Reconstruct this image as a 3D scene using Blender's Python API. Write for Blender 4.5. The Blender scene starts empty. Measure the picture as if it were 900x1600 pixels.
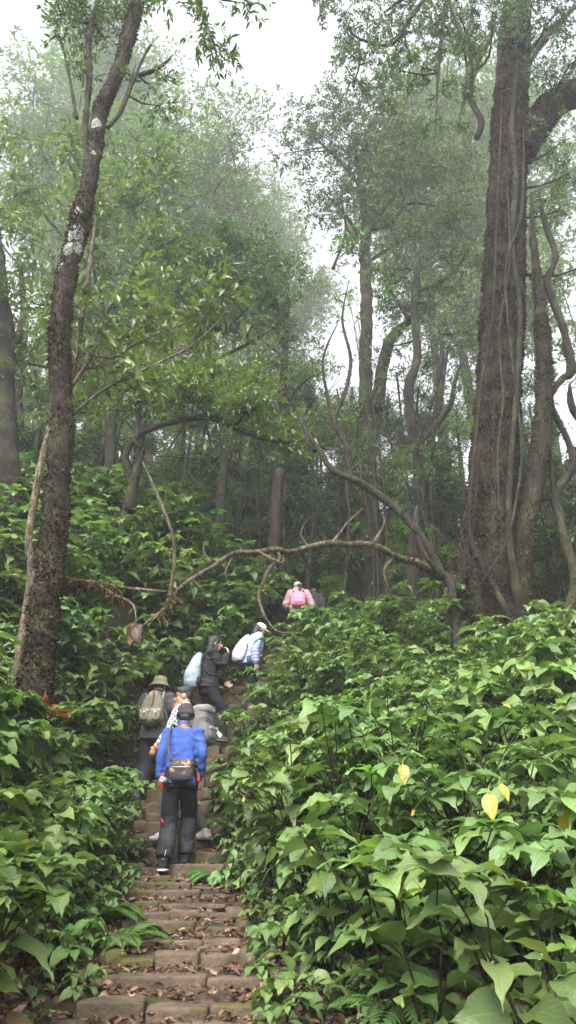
import bpy, math, random
import numpy as np
from mathutils import Vector, Matrix
random.seed(7)
R = np.random.default_rng(11)
SC = bpy.context.scene
COL = SC.collection
F = 1164.0
TH = math.atan(570/F)
CT, ST = math.cos(TH), math.sin(TH)

# ---------------------------------------------------------------- helpers
def P(px, py, d):
    """world point at horizontal distance d (metres along +Y) seen at photo pixel (px, py)"""
    a, b = px-450.0, 800.0-py
    y = F*CT - b*ST; z = F*ST + b*CT
    k = d/y
    return np.array([a*k, d, z*k])
def depth(p): return p[1]*CT + p[2]*ST
def wpx(w, p): return w*depth(p)/F

def hsh(ix, iy, iz, s):
    h = (ix*374761393 + iy*668265263 + iz*2147483647 + s*1274126177) & 0xffffffff
    h = ((h ^ (h >> 13))*1274126177) & 0xffffffff
    h = (h ^ (h >> 16)) & 0xffff
    return h/65535.0
def vnoise(p, s=0):
    p = np.asarray(p, float); i = np.floor(p).astype(np.int64); f = p-i; f = f*f*(3-2*f)
    r = 0
    for dx in (0,1):
        wx = f[...,0] if dx else 1-f[...,0]
        for dy in (0,1):
            wy = f[...,1] if dy else 1-f[...,1]
            for dz in (0,1):
                wz = f[...,2] if dz else 1-f[...,2]
                r = r + wx*wy*wz*hsh(i[...,0]+dx, i[...,1]+dy, i[...,2]+dz, s)
    return r*2-1
def fbm(p, s=0, o=4):
    p = np.asarray(p, float); a = 1; t = 0; n = 0
    for k in range(o):
        t = t + a*vnoise(p, s+k*17); n += a; a *= .5; p = p*2.03+7.1
    return t/n
def nrm(v):
    return v/np.maximum(np.linalg.norm(v, axis=-1, keepdims=True), 1e-9)

def link(o, parent=None):
    COL.objects.link(o)
    if parent is not None: o.parent = parent
    return o
def empty(name, loc=(0,0,0), rz=0, scale=1.0):
    o = bpy.data.objects.new(name, None); o.empty_display_size = .1
    o.location = loc; o.rotation_euler = (0,0,rz); o.scale = (scale,)*3
    return link(o)
def tag(o, label=None, cat=None, group=None, kind=None):
    if label: o['label'] = label
    if cat: o['category'] = cat
    if group: o['group'] = group
    if kind: o['kind'] = kind
    return o

class MB:
    """collects vertices and faces for ONE mesh"""
    def __init__(s): s.V=[]; s.Q=[]; s.T=[]; s.U=[]; s.n=0
    def add(s, V, Q=None, T=None, U=None):
        V = np.asarray(V, float).reshape(-1,3)
        s.V.append(V)
        if Q is not None and len(Q): s.Q.append(np.asarray(Q, np.int64)+s.n)
        if T is not None and len(T): s.T.append(np.asarray(T, np.int64)+s.n)
        s.U.append(np.zeros((len(V),2)) if U is None else np.asarray(U, float))
        s.n += len(V)
        return s
    def mesh(s, name, mat, smooth=True):
        V = np.concatenate(s.V); U = np.concatenate(s.U)
        Q = np.concatenate(s.Q) if s.Q else np.zeros((0,4), np.int64)
        T = np.concatenate(s.T) if s.T else np.zeros((0,3), np.int64)
        me = bpy.data.meshes.new(name)
        me.vertices.add(len(V)); me.vertices.foreach_set('co', V.astype(np.float32).ravel())
        li = np.concatenate([Q.ravel(), T.ravel()])
        me.loops.add(len(li)); me.loops.foreach_set('vertex_index', li.astype(np.int32))
        nf = len(Q)+len(T); me.polygons.add(nf)
        st = np.concatenate([np.arange(len(Q))*4, len(Q)*4+np.arange(len(T))*3])
        me.polygons.foreach_set('loop_start', st.astype(np.int32))
        me.polygons.foreach_set('use_smooth', np.full(nf, bool(smooth)))
        uv = me.uv_layers.new(name='UVMap')
        uv.data.foreach_set('uv', U[li].astype(np.float32).ravel())
        me.update(calc_edges=True); me.validate()
        if mat: me.materials.append(mat)
        return me
    def build(s, name, mat, parent=None, smooth=True):
        return link(bpy.data.objects.new(name, s.mesh(name, mat, smooth)), parent)

def resample(pts, vals, step):
    pts = np.asarray(pts, float); vals = np.asarray(vals, float)
    n = len(pts); out=[]; ov=[]
    for i in range(n-1):
        p0 = pts[max(i-1,0)]; p1 = pts[i]; p2 = pts[i+1]; p3 = pts[min(i+2,n-1)]
        k = max(1, int(math.ceil(np.linalg.norm(p2-p1)/step)))
        t = (np.arange(k)/k)[:,None]
        out.append(.5*((2*p1)+(-p0+p2)*t+(2*p0-5*p1+4*p2-p3)*t*t+(-p0+3*p1-3*p2+p3)*t**3))
        ov.append(vals[i]*(1-t)+vals[i+1]*t if vals.ndim>1 else vals[i]*(1-t[:,0])+vals[i+1]*t[:,0])
    out.append(pts[-1:]); ov.append(vals[-1:])
    return np.concatenate(out), np.concatenate(ov)
def frames(p, ref=None):
    t = nrm(np.gradient(p, axis=0))
    u = np.cross(t[0], ref if ref is not None else ([0,1,0] if abs(t[0][1])<.8 else [1,0,0])); u/=np.linalg.norm(u)
    us=[]
    for i in range(len(p)):
        u = u-np.dot(u,t[i])*t[i]; u/=np.linalg.norm(u)+1e-9; us.append(u.copy())
    us = np.array(us); return t, us, np.cross(t, us)
def tube(mb, pts, rad, ns=8, step=.15, amp=0, freq=6, seed=0, flute=None, close=True):
    p, r = resample(pts, rad, step)
    if len(p) < 2: return p, r
    t,u,v = frames(p)
    a = np.arange(ns)/ns*2*math.pi
    rr = r[:,None]*np.ones(ns)
    ring = u[:,None]*np.cos(a)[None,:,None] + v[:,None]*np.sin(a)[None,:,None]
    if flute is not None: rr = rr*flute(np.linspace(0,1,len(p))[:,None], a[None])
    if amp:
        q = (p[:,None]+ring*rr[...,None])*freq
        rr = rr*(1+amp*fbm(q, seed, 3))
    V = p[:,None]+ring*rr[...,None]
    m = len(p); i = np.arange(m-1)[:,None]*ns; j = np.arange(ns)[None]; k = (j+1)%ns
    Q = np.stack([i+j, i+k, i+ns+k, i+ns+j], -1).reshape(-1,4)
    U = np.stack([np.broadcast_to(j/ns,(m,ns)), np.broadcast_to(np.arange(m)[:,None]*step,(m,ns))], -1).reshape(-1,2)
    V = V.reshape(-1,3)
    if close:
        V = np.concatenate([V, p[:1], p[-1:]+t[-1:]*r[-1]*.5]); U = np.concatenate([U, [[0,0],[0,0]]])
        T = [[m*ns, (x+1)%ns, x] for x in range(ns)] + [[m*ns+1, (m-1)*ns+x, (m-1)*ns+(x+1)%ns] for x in range(ns)]
    else: T = None
    mb.add(V, Q, T, U)
    return p, r
def tubes3(mb, A, B, r0, r1, sag=0.0):
    """many thin three-sided twigs at once, A -> B with one bend"""
    A=np.asarray(A); B=np.asarray(B); n=len(A)
    if n==0: return
    t = nrm(B-A); u = nrm(np.cross(t, np.array([.3,.5,.81]))); v = np.cross(t,u)
    M = (A+B)/2 + R.normal(0,1,(n,3))*np.linalg.norm(B-A,axis=1,keepdims=True)*.06 + np.array([0,0,-sag])
    rs = [r0,(r0+r1)/2,r1]; V=[]
    for c,rd in zip((A,M,B),rs):
        for k in range(3):
            a=k*2.0944; V.append(c+(u*math.cos(a)+v*math.sin(a))*np.reshape(rd,(-1,1)))
    V=np.stack(V,1).reshape(-1,3); base=np.arange(n)[:,None]*9
    Q=[]
    for s_ in range(2):
        for k in range(3):
            Q.append(np.concatenate([base+s_*3+k, base+s_*3+(k+1)%3, base+s_*3+3+(k+1)%3, base+s_*3+3+k],1))
    mb.add(V, np.concatenate(Q))

def tmpl_simple():
    return (np.array([[0,0,0],[-.5,.42,.10],[0,1,-.12],[.5,.42,.10]]), None, np.array([[0,3,2],[0,2,1]]),
            np.array([[.5,0],[0,.42],[.5,1],[1,.42]]))
def tmpl_six():
    V=np.array([[0,0,0],[-.42,.3,.10],[0,.35,.0],[.42,.3,.10],[-.4,.62,.05],[0,.68,-.05],[.4,.62,.05],[0,1,-.22]])
    T=np.array([[0,2,1],[0,3,2],[4,5,7],[5,6,7]]); Q=np.array([[1,2,5,4],[2,3,6,5]])
    return V,Q,T,np.stack([V[:,0]+.5,V[:,1]],1)
def tmpl_broad(wav=0.0, seed=0, droop=.28):
    rg=np.random.default_rng(seed)
    ts=[.0,.08,.2,.36,.53,.69,.83,.93,1.0]; ws=[0,.25,.44,.5,.46,.34,.17,.055,0]
    V=[];U=[]
    for i,(t,w) in enumerate(zip(ts,ws)):
        dz=-droop*t*t+.06*math.sin(t*3.1)
        tw=rg.normal(0,.02)*wav
        for k,sx in enumerate((-1,-.5,0,.5,1)):
            ww=w*(1+rg.normal(0,.04)*wav)*sx
            if seed==3 and wav>.5 and abs(sx)==1: ww*={5:(.5 if sx>0 else 1),3:(1 if sx>0 else .72),6:(1 if sx>0 else .6)}.get(i,1)
            V.append([ww, t+ (abs(sx)*-.03), dz+.16*abs(ww)+ (rg.normal(0,.010)*wav if abs(sx)==1 else 0)+tw*sx*2]); U.append([.5+sx*.5*1.0, t])
    V=np.array(V);U=np.array(U);Q=[]
    for i in range(len(ts)-1):
        for k in range(4):
            a=i*5+k; Q.append([a,a+1,a+6,a+5])
    return V,np.array(Q),None,U
def leaves(mb, pos, dr, nm, L, W, tm):
    V,Q,T,U = tm
    pos=np.asarray(pos,float).reshape(-1,3); n=len(pos)
    if n==0: return
    t=nrm(np.asarray(dr,float).reshape(-1,3)); nm=np.broadcast_to(np.asarray(nm,float),(n,3))
    nn=nrm(nm-(nm*t).sum(1,keepdims=True)*t); s=np.cross(t,nn)
    L=np.broadcast_to(L,(n,))[:,None,None]; W=np.broadcast_to(W,(n,))[:,None,None]
    X=pos[:,None]+s[:,None]*V[None,:,0:1]*W+t[:,None]*V[None,:,1:2]*L+nn[:,None]*V[None,:,2:3]*L
    m=len(V); b=(np.arange(n)*m)[:,None,None]
    mb.add(X.reshape(-1,3), (Q[None]+b).reshape(-1,4) if Q is not None else None,
           (T[None]+b).reshape(-1,3) if T is not None else None, np.tile(U,(n,1)))

# ---------------------------------------------------------------- materials
def mat(name):
    m=bpy.data.materials.new(name); m.use_nodes=True
    nt=m.node_tree; nt.nodes.clear(); out=nt.nodes.new('ShaderNodeOutputMaterial')
    return m,nt,out
def N(nt,t,**k):
    n=nt.nodes.new(t)
    for a,b in k.items():
        if a.startswith('i_'):
            n.inputs[a[2:].replace('_',' ')].default_value=b
        else: setattr(n,a,b)
    return n
def ramp(nt, fac, stops, interp='LINEAR'):
    r=nt.nodes.new('ShaderNodeValToRGB'); r.color_ramp.interpolation=interp
    e=r.color_ramp.elements
    while len(e)<len(stops): e.new(.5)
    for x,(p,c) in zip(e,stops): x.position=p; x.color=(*c,1)
    nt.links.new(fac, r.inputs[0]); return r.outputs[0]
def mixc(nt, f, a, b, mode='MIX'):
    m=nt.nodes.new('ShaderNodeMix'); m.data_type='RGBA'; m.blend_type=mode
    for s,v in ((m.inputs[0],f),(m.inputs[6],a),(m.inputs[7],b)):
        if hasattr(v,'is_linked') or hasattr(v,'links'): nt.links.new(v,s)
        elif isinstance(v,(int,float)): s.default_value=v
        else: s.default_value=(*v,1)
    return m.outputs[2]
def math_(nt,op,a,b=0.0,c=None,clamp=False):
    m=nt.nodes.new('ShaderNodeMath'); m.operation=op; m.use_clamp=clamp
    for s,v in zip(m.inputs,(a,b,c)):
        if v is None: continue
        if hasattr(v,'links'): nt.links.new(v,s)
        else: s.default_value=v
    return m.outputs[0]
def noise(nt, scale, detail=4, rough=.6, coord='Object', mapping=None, dist=0):
    tc=nt.nodes.new('ShaderNodeTexCoord'); o=tc.outputs[coord]
    if mapping:
        mp=nt.nodes.new('ShaderNodeMapping'); mp.inputs['Scale'].default_value=mapping; nt.links.new(o,mp.inputs[0]); o=mp.outputs[0]
    n=nt.nodes.new('ShaderNodeTexNoise'); n.inputs['Scale'].default_value=scale; n.inputs['Detail'].default_value=detail
    n.inputs['Roughness'].default_value=rough; n.inputs['Distortion'].default_value=dist
    nt.links.new(o,n.inputs['Vector']); return n.outputs[0]
def leaf_mat(name, stops, yellow=None, rough=.5, trans=.3, veins=True, spots=False, spec=.5):
    m,nt,out=mat(name)
    g=N(nt,'ShaderNodeNewGeometry'); rnd=g.outputs['Random Per Island']
    c=ramp(nt, rnd, stops)
    oi=N(nt,'ShaderNodeObjectInfo')
    hs=N(nt,'ShaderNodeHueSaturation'); nt.links.new(c,hs.inputs['Color'])
    nt.links.new(math_(nt,'MULTIPLY_ADD',oi.outputs['Random'],.3,.85),hs.inputs['Value'])
    nt.links.new(math_(nt,'MULTIPLY_ADD',oi.outputs['Random'],.03,.485),hs.inputs['Hue'])
    c=hs.outputs[0]
    bump=None
    if veins:
        uv=N(nt,'ShaderNodeUVMap'); sx=N(nt,'ShaderNodeSeparateXYZ'); nt.links.new(uv.outputs[0],sx.inputs[0])
        du=math_(nt,'ABSOLUTE',math_(nt,'SUBTRACT',sx.outputs[0],.5))
        mid=math_(nt,'SUBTRACT',1.0,math_(nt,'MULTIPLY',du,26.0),clamp=True)
        w=math_(nt,'FRACT',math_(nt,'MULTIPLY',math_(nt,'SUBTRACT',sx.outputs[1],math_(nt,'MULTIPLY',du,.55)),9.0))
        sv=math_(nt,'SUBTRACT',1.0,math_(nt,'MULTIPLY',math_(nt,'ABSOLUTE',math_(nt,'SUBTRACT',w,.5)),9.0),clamp=True)
        v=math_(nt,'MAXIMUM',mid,math_(nt,'MULTIPLY',sv,.5))
        c=mixc(nt,math_(nt,'MULTIPLY',v,.35),c,(.17,.26,.12))
        ny=noise(nt,14,3,.6,'UV')
        bump=N(nt,'ShaderNodeBump',invert=True,i_Strength=.5,i_Distance=.004)
        h=math_(nt,'ADD',v,math_(nt,'MULTIPLY',ny,.8))
        nt.links.new(h,bump.inputs['Height'])
        # slight blotches that belong to each leaf
        c=mixc(nt,math_(nt,'MULTIPLY',noise(nt,9,3,.6,'Object'),.35),c,(.03,.055,.022))
    if yellow:
        f=ramp(nt,rnd,[(0,(0,0,0)),(yellow,(1,1,1))],'CONSTANT')
        y=mixc(nt,ramp(nt,noise(nt,22,2,.5,'Object'),[(.44,(0,0,0)),(.56,(1,1,1))]),(.30,.28,.045),(.12,.19,.04))
        c=mixc(nt,f,c,y)
    p=N(nt,'ShaderNodeBsdfPrincipled',i_Roughness=rough); p.inputs['Specular IOR Level'].default_value=spec
    nt.links.new(c,p.inputs['Base Color'])
    t=N(nt,'ShaderNodeBsdfTranslucent')
    tc=N(nt,'ShaderNodeHueSaturation',i_Saturation=1.15,i_Value=1.6); nt.links.new(c,tc.inputs['Color']); nt.links.new(tc.outputs[0],t.inputs[0])
    if bump: nt.links.new(bump.outputs[0],p.inputs['Normal'])
    mx=N(nt,'ShaderNodeMixShader'); mx.inputs[0].default_value=trans
    nt.links.new(p.outputs[0],mx.inputs[1]); nt.links.new(t.outputs[0],mx.inputs[2]); nt.links.new(mx.outputs[0],out.inputs[0])
    return m
def bark_mat(name, c1, c2, moss=(.026,.027,.010), mossamt=.5, lichen=0.0, lspots=None, scale=1.0, bump=.8):
    m,nt,out=mat(name)
    n1=noise(nt,9*scale,6,.7,'Object',(1,1,.35)); n2=noise(nt,34*scale,4,.7,'Object',(1,1,.5)); n3=noise(nt,2.2*scale,4,.6)
    c=mixc(nt,ramp(nt,n1,[(.38,(0,0,0)),(.62,(1,1,1))]),tuple(x*.36 for x in c1),tuple(x*.78 for x in c2))
    c=mixc(nt,ramp(nt,n2,[(.40,(.85,.85,.85)),(.58,(0,0,0))]),c,(.010,.008,.006))
    mf=ramp(nt,math_(nt,'ADD',n3,math_(nt,'MULTIPLY',n2,.3)),[(.78-mossamt*.3,(0,0,0)),(.92-mossamt*.3,(1,1,1))])
    c=mixc(nt,mf,c,mixc(nt,n2,moss,tuple(x*2.0 for x in moss)))
    st=noise(nt,3.2*scale,4,.6,'Object',(1.6,1.6,.07))
    c=mixc(nt,ramp(nt,st,[(.42,(.75,.75,.75)),(.56,(0,0,0))]),c,mixc(nt,.5,c,(.008,.007,.006)))
    lf=None
    if lichen:
        lf=ramp(nt,noise(nt,5*scale,5,.7),[(.70-lichen*.2,(0,0,0)),(.72-lichen*.2,(1,1,1))])
    if lspots:
        tc=N(nt,'ShaderNodeTexCoord')
        for (x,y,z,r) in lspots:
            d=N(nt,'ShaderNodeVectorMath',operation='DISTANCE'); nt.links.new(tc.outputs['Object'],d.inputs[0]); d.inputs[1].default_value=(x,y,z)
            dd=math_(nt,'ADD',math_(nt,'DIVIDE',d.outputs['Value'],r),math_(nt,'MULTIPLY',n2,.9))
            dd=math_(nt,'ADD',dd,math_(nt,'MULTIPLY',n1,1.6))
            s=math_(nt,'LESS_THAN',dd,2.05)
            lf=s if lf is None else math_(nt,'MAXIMUM',s,lf)
    if lf is not None: c=mixc(nt,lf,c,mixc(nt,n2,(.13,.14,.12),(.30,.31,.28)))
    p=N(nt,'ShaderNodeBsdfPrincipled',i_Roughness=.92); p.inputs['Specular IOR Level'].default_value=.2
    nt.links.new(c,p.inputs['Base Color'])
    b=N(nt,'ShaderNodeBump',i_Strength=bump,i_Distance=.06); nt.links.new(math_(nt,'ADD',math_(nt,'ADD',n1,math_(nt,'MULTIPLY',n2,.6)),math_(nt,'MULTIPLY',st,1.2)),b.inputs['Height'])
    nt.links.new(b.outputs[0],p.inputs['Normal']); nt.links.new(p.outputs[0],out.inputs[0])
    return m
def cloth_mat(name, c, var=.25, rough=.85, scale=30, weave=True, spec=.3, c2=None):
    m,nt,out=mat(name)
    n=noise(nt,scale,4,.6); nl=noise(nt,5,3,.6)
    col=mixc(nt,math_(nt,'MULTIPLY',nl,.8),c,c2 if c2 else tuple(x*(1-var*1.6) for x in c))
    col=mixc(nt,math_(nt,'MULTIPLY',n,var),col,tuple(min(1,x*1.25+.01) for x in c))
    p=N(nt,'ShaderNodeBsdfPrincipled',i_Roughness=rough); p.inputs['Specular IOR Level'].default_value=spec
    nt.links.new(col,p.inputs['Base Color'])
    b=N(nt,'ShaderNodeBump',i_Strength=.6,i_Distance=.02); nt.links.new(math_(nt,'ADD',nl,math_(nt,'MULTIPLY',n,.3)),b.inputs['Height'])
    nt.links.new(b.outputs[0],p.inputs['Normal']); nt.links.new(p.outputs[0],out.inputs[0])
    return m
def grn(*v): return [(p,c) for p,c in v]

M={}
M['broad']=leaf_mat('broad_leaf_green',[(0, (0.0655, 0.1161, 0.031)), (0.35, (0.0917, 0.1508, 0.0404)), (0.75, (0.1243, 0.1915, 0.0499)), (1, (0.1571, 0.2322, 0.056))],yellow=.990,rough=.40,trans=.28)
M['broad_young']=leaf_mat('young_leaf_green',[(0, (0.0904, 0.1649, 0.0414)), (0.5, (0.1175, 0.2107, 0.046)), (1, (0.1535, 0.2656, 0.0552))],yellow=.985,rough=.42,trans=.38)
M['broad_dark']=leaf_mat('dark_leaf_green',[(0, (0.0563, 0.1018, 0.0283)), (0.5, (0.0859, 0.141, 0.0386)), (1, (0.1261, 0.1958, 0.049))],rough=.42,trans=.22)
M['tree_big']=leaf_mat('tree_broad_leaf',[(0, (0.047, 0.0841, 0.0247)), (0.5, (0.0738, 0.12, 0.0315)), (1, (0.1275, 0.186, 0.0405))],rough=.4,trans=.3,veins=False)
M['tree_dark']=leaf_mat('tree_dark_leaf',[(0, (0.0342, 0.0612, 0.0211)), (0.5, (0.0547, 0.0918, 0.0275)), (1, (0.089, 0.134, 0.0337))],rough=.5,trans=.25,veins=False)
M['tree_bright']=leaf_mat('tree_bright_leaf',[(0, (0.0557, 0.099, 0.0221)), (0.5, (0.081, 0.1414, 0.0276)), (1, (0.1214, 0.1886, 0.035))],rough=.5,trans=.3,veins=False)
M['tree_far']=leaf_mat('tree_olive_leaf',[(0, (0.0619, 0.115, 0.0269)), (0.5, (0.0894, 0.1509, 0.0346)), (1, (0.1306, 0.2013, 0.0461))],rough=.6,trans=.25,veins=False)
M['whorl']=leaf_mat('whorl_leaf_bright',[(0, (0.042, 0.0829, 0.0221)), (1, (0.078, 0.1348, 0.0315))],rough=.4,trans=.4,veins=False)
M['fern']=leaf_mat('fern_green',[(0,(.06,.13,.03)),(1,(.11,.20,.05))],rough=.5,trans=.35,veins=False)
M['fern_red']=leaf_mat('fern_dead_red',[(0,(.20,.05,.02)),(1,(.30,.09,.03))],rough=.7,trans=.2,veins=False)
M['dry']=leaf_mat('dry_leaf_brown',[(0,(.045,.024,.014)),(.35,(.085,.045,.025)),(.65,(.14,.072,.038)),(.88,(.20,.125,.07)),(1,(.28,.21,.14))],rough=.65,trans=.12,veins=False)
M['stem']=bark_mat('green_stem',(.06,.075,.03),(.09,.07,.035),mossamt=.2,scale=3)
M['bark_brown']=bark_mat('bark_brown_mossy',(.026,.018,.013),(.060,.042,.029),mossamt=.55)
M['bark_red']=bark_mat('bark_reddish',(.036,.022,.016),(.075,.046,.032),mossamt=.2)
M['bark_dark']=bark_mat('bark_dark',(.016,.013,.011),(.036,.029,.023),mossamt=.45)
M['bark_grey']=bark_mat('bark_grey',(.034,.028,.022),(.072,.060,.048),mossamt=.4)
M['bark_pale']=bark_mat('bark_pale_bare',(.18,.14,.095),(.36,.29,.20),moss=(.06,.05,.02),mossamt=.35,scale=1.5)
M['moss']=leaf_mat('hanging_moss',[(0, (0.036, 0.0275, 0.0108)), (0.5, (0.066, 0.055, 0.018)), (1, (0.102, 0.0715, 0.027))],rough=.9,trans=.2,veins=False,spec=.1)
M['mossdark']=leaf_mat('bark_moss_flakes',[(0, (0.0154, 0.0112, 0.0077)), (0.4, (0.0336, 0.0238, 0.0154)), (0.7, (0.0322, 0.0294, 0.0126)), (1, (0.07, 0.0476, 0.0294))],rough=.95,trans=.1,veins=False,spec=.1)
HAZE=.0019; SUN=1.5; EXPO=2.3; VB=1; DN=2.6
# ---------------------------------------------------------------- terrain
PD=np.array([-60,-6,0,3,4.1,4.5,8.35,9.0,10.2,11.1,12.3,14.2,17,21,26,40,100,400.])
PZ=np.array([-16,-2.6,-1.55,-.95,-.66,-.576,.03,.31,.89,1.58,2.45,3.85,5.2,6.9,8.6,17,44,60.])
def _x(px,d,z): return (px-450)/F*(d*CT+z*ST)
PXp=[275,275,275,275,275,275,283,280,266,306,392,466,500,520,520,500,480,470]
PX=np.array([(_x(a,max(b,2.5),c)) for a,b,c in zip(PXp,PD,PZ)])
def pz(y): return np.interp(y,PD,PZ)
def pcx(y):
    y=np.asarray(y,float)
    return (np.interp(y-.35,PD,PX)+np.interp(y,PD,PX)*2+np.interp(y+.35,PD,PX))/4
# step fronts
SY=[4.08,4.42,4.86,5.28,5.68,6.08,6.46,6.86,7.24,7.62,8.0,8.36,8.72,9.06,9.36,9.64,9.92,10.2,10.42,10.64,10.86,11.08,11.3,11.52,11.76,12.0,12.26,12.52,12.78,13.04,13.3,13.58,13.86,14.14,14.45,14.8,15.2,15.6,16.1,16.6]
SY=np.array(SY); SZ=pz(SY+.15)
def stepz(y):
    i=np.searchsorted(SY+.07,y,side='right')-1
    z=np.where(i<0, pz(y), SZ[np.clip(i,0,len(SZ)-1)])
    return np.where(y>SY[-1]+.5, pz(y), z)
ctrl=[]
def c_(x,y,z): ctrl.append((x,y,z))
for y in [-6,-3,0,2,3,4,5,6,7,8,9,10,11,12,13,14,15,16,18,21,26,33,45,70,100]:
    c_(float(pcx(y)),y,float(pz(y)))
for y in [3,4.5,6,7.5,9]:
    c_(pcx(y)-.8,y,pz(y)+.10); c_(pcx(y)-1.5,y,pz(y)+.95); c_(pcx(y)-2.6,y,pz(y)+1.8)
for y in [10,11]:
    c_(pcx(y)-.75,y,pz(y)+.3); c_(pcx(y)-1.4,y,pz(y)+1.5); c_(pcx(y)-2.4,y,pz(y)+2.6)
for x,y,z in [(-3.5,13,6.0),(-2.4,12.2,4.5),(-2.2,13.4,5.5),(-1.5,15,5.7),(-6,11,5.3),(-4.2,11.5,5.0),(-6.2,8,3.0),(-4.2,5,.9),(-3.3,3,-.2),(-5,0,-.6),(-12,10,5.5),
              (-8,16,7.2),(-3,17,6.7),(-3,22,7.4),(-12,25,8.0),(-4,32,12),(-15,40,17.5),(-12,0,1.5),(-20,15,7.5),
              (.6,2.5,-1.15),(2,3,-1.05),(3,4,-.5),(1,4.5,-.5),(.4,6,-.05),(2,6,.4),(4.2,6,.75),(.3,8,.6),(2,8,1.25),(4,8,1.6),(0,10,1.5),
              (2,10,2.1),(5,10,2.4),(1,12,3.0),(3.2,12,3.25),(1.3,14,4.0),(4,14,3.9),(8,12,2.9),(2.5,17,5.1),(7,17,4.6),(12,20,5.3),(8,5,1.0),(9,0,-.5),(20,12,3.5),
              (3,0,-1.5),(8,27,8),(3,24,7.6),(20,30,9.5),(10,40,16.5),(25,60,25),(-25,60,28),(0,-30,-8),(-30,-20,-2),(30,-20,-3),(60,40,14),(-60,40,20),(0,150,50),(120,100,34),(-120,100,42),(-100,-100,-10),(100,-100,-14),(0,-120,-26)]: c_(x,y,z)
for y in [5,6.5,8]:
    c_(pcx(y)+.62,y,pz(y)+.04)
for y in [9.5,10.5,11.5,12.5,13.5]:
    c_(pcx(y)+.7,y,pz(y)+.1); c_(pcx(y)-.7,y,pz(y)+.25)
ctrl=np.array(ctrl)
def _rbf():
    X=ctrl[:,:2]; D=np.linalg.norm(X[:,None]-X[None],axis=2)
    n=len(X); A=np.zeros((n+3,n+3)); A[:n,:n]=-np.sqrt(D*D+.15); A[:n,:n]+=np.eye(n)*-.03*-1
    A[:n,n]=1;A[:n,n+1:]=X; A[n,:n]=1;A[n+1:,:n]=X.T
    return np.linalg.solve(A,np.concatenate([ctrl[:,2],[0,0,0]]))
_W=_rbf()
def smooth(a,b,x):
    t=np.clip((x-a)/(b-a),0,1); return t*t*(3-2*t)
def G(x,y):
    x=np.asarray(x,float); y=np.asarray(y,float); sh=np.broadcast(x,y).shape
    q=np.stack([np.broadcast_to(x,sh).ravel(),np.broadcast_to(y,sh).ravel()],1)
    out=np.empty(len(q)); n=len(ctrl)
    for s in range(0,len(q),20000):
        b=q[s:s+20000]; D=np.linalg.norm(b[:,None]-ctrl[None,:,:2],axis=2)
        out[s:s+20000]=-np.sqrt(D*D+.15)@_W[:n]+_W[n]+b@_W[n+1:]
    u=np.abs(q[:,0]-pcx(q[:,1])); 
    p3=np.stack([q[:,0],q[:,1],q[:,0]*0],1)
    rough=.10*fbm(p3*1.3,3,3)+.03*fbm(p3*6,9,3)
    w=smooth(.36,.85,u)
    st=stepz(q[:,1])-.012+.022*fbm(p3*8,4,3)
    near=(q[:,1]>3)&(q[:,1]<SY[-1]+.4)
    w=np.where(near,w,np.maximum(w,.3))
    out=(out+rough*np.clip(w,.1,1))*w+st*(1-w)
    return out.reshape(sh)
def g1(x,y): return float(G(np.array([x]),np.array([y]))[0])

def axis(fine0,fine1,df,lo,hi):
    a=list(np.arange(fine0,fine1,df)); s=df; v=a[-1]
    while v<hi: s*=1.12; v+=s; a.append(v)
    s=df; v=a[0]; b=[]
    while v>lo: s*=1.12; v-=s; b.append(v)
    return np.array(b[::-1]+a)
xs=axis(-4.0,4.5,.065,-320,320); ys=axis(2.2,17.0,.065,-200,400)
XX,YY=np.meshgrid(xs,ys); ZZ=G(XX,YY)
tm=MB(); nx,ny=len(xs),len(ys)
i=np.arange(ny-1)[:,None]*nx; j=np.arange(nx-1)[None]
tm.add(np.stack([XX,YY,ZZ],-1).reshape(-1,3), np.stack([i+j,i+j+1,i+nx+j+1,i+nx+j],-1).reshape(-1,4))
m,nt,out=mat('forest_soil')
n1=noise(nt,2.5,6,.7); n2=noise(nt,22,5,.7); n3=noise(nt,70,3,.7)
c=mixc(nt,ramp(nt,n1,[(.35,(0,0,0)),(.65,(1,1,1))]),(.030,.022,.015),(.062,.044,.028))
c=mixc(nt,ramp(nt,n2,[(.55,(0,0,0)),(.68,(1,1,1))]),c,(.12,.066,.036))
c=mixc(nt,ramp(nt,noise(nt,1.1,4,.6),[(.52,(0,0,0)),(.62,(1,1,1))]),c,(.032,.042,.014))
p=N(nt,'ShaderNodeBsdfPrincipled',i_Roughness=.95); p.inputs['Specular IOR Level'].default_value=.2
nt.links.new(c,p.inputs['Base Color']); b=N(nt,'ShaderNodeBump',i_Strength=.9,i_Distance=.03)
nt.links.new(math_(nt,'ADD',n2,math_(nt,'MULTIPLY',n3,.5)),b.inputs['Height']); nt.links.new(b.outputs[0],p.inputs['Normal']); nt.links.new(p.outputs[0],out.inputs[0])
M['soil']=m
tag(tm.build('ground',M['soil']),'dark leafy forest soil rising up a steep slope','ground',kind='structure')

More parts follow.
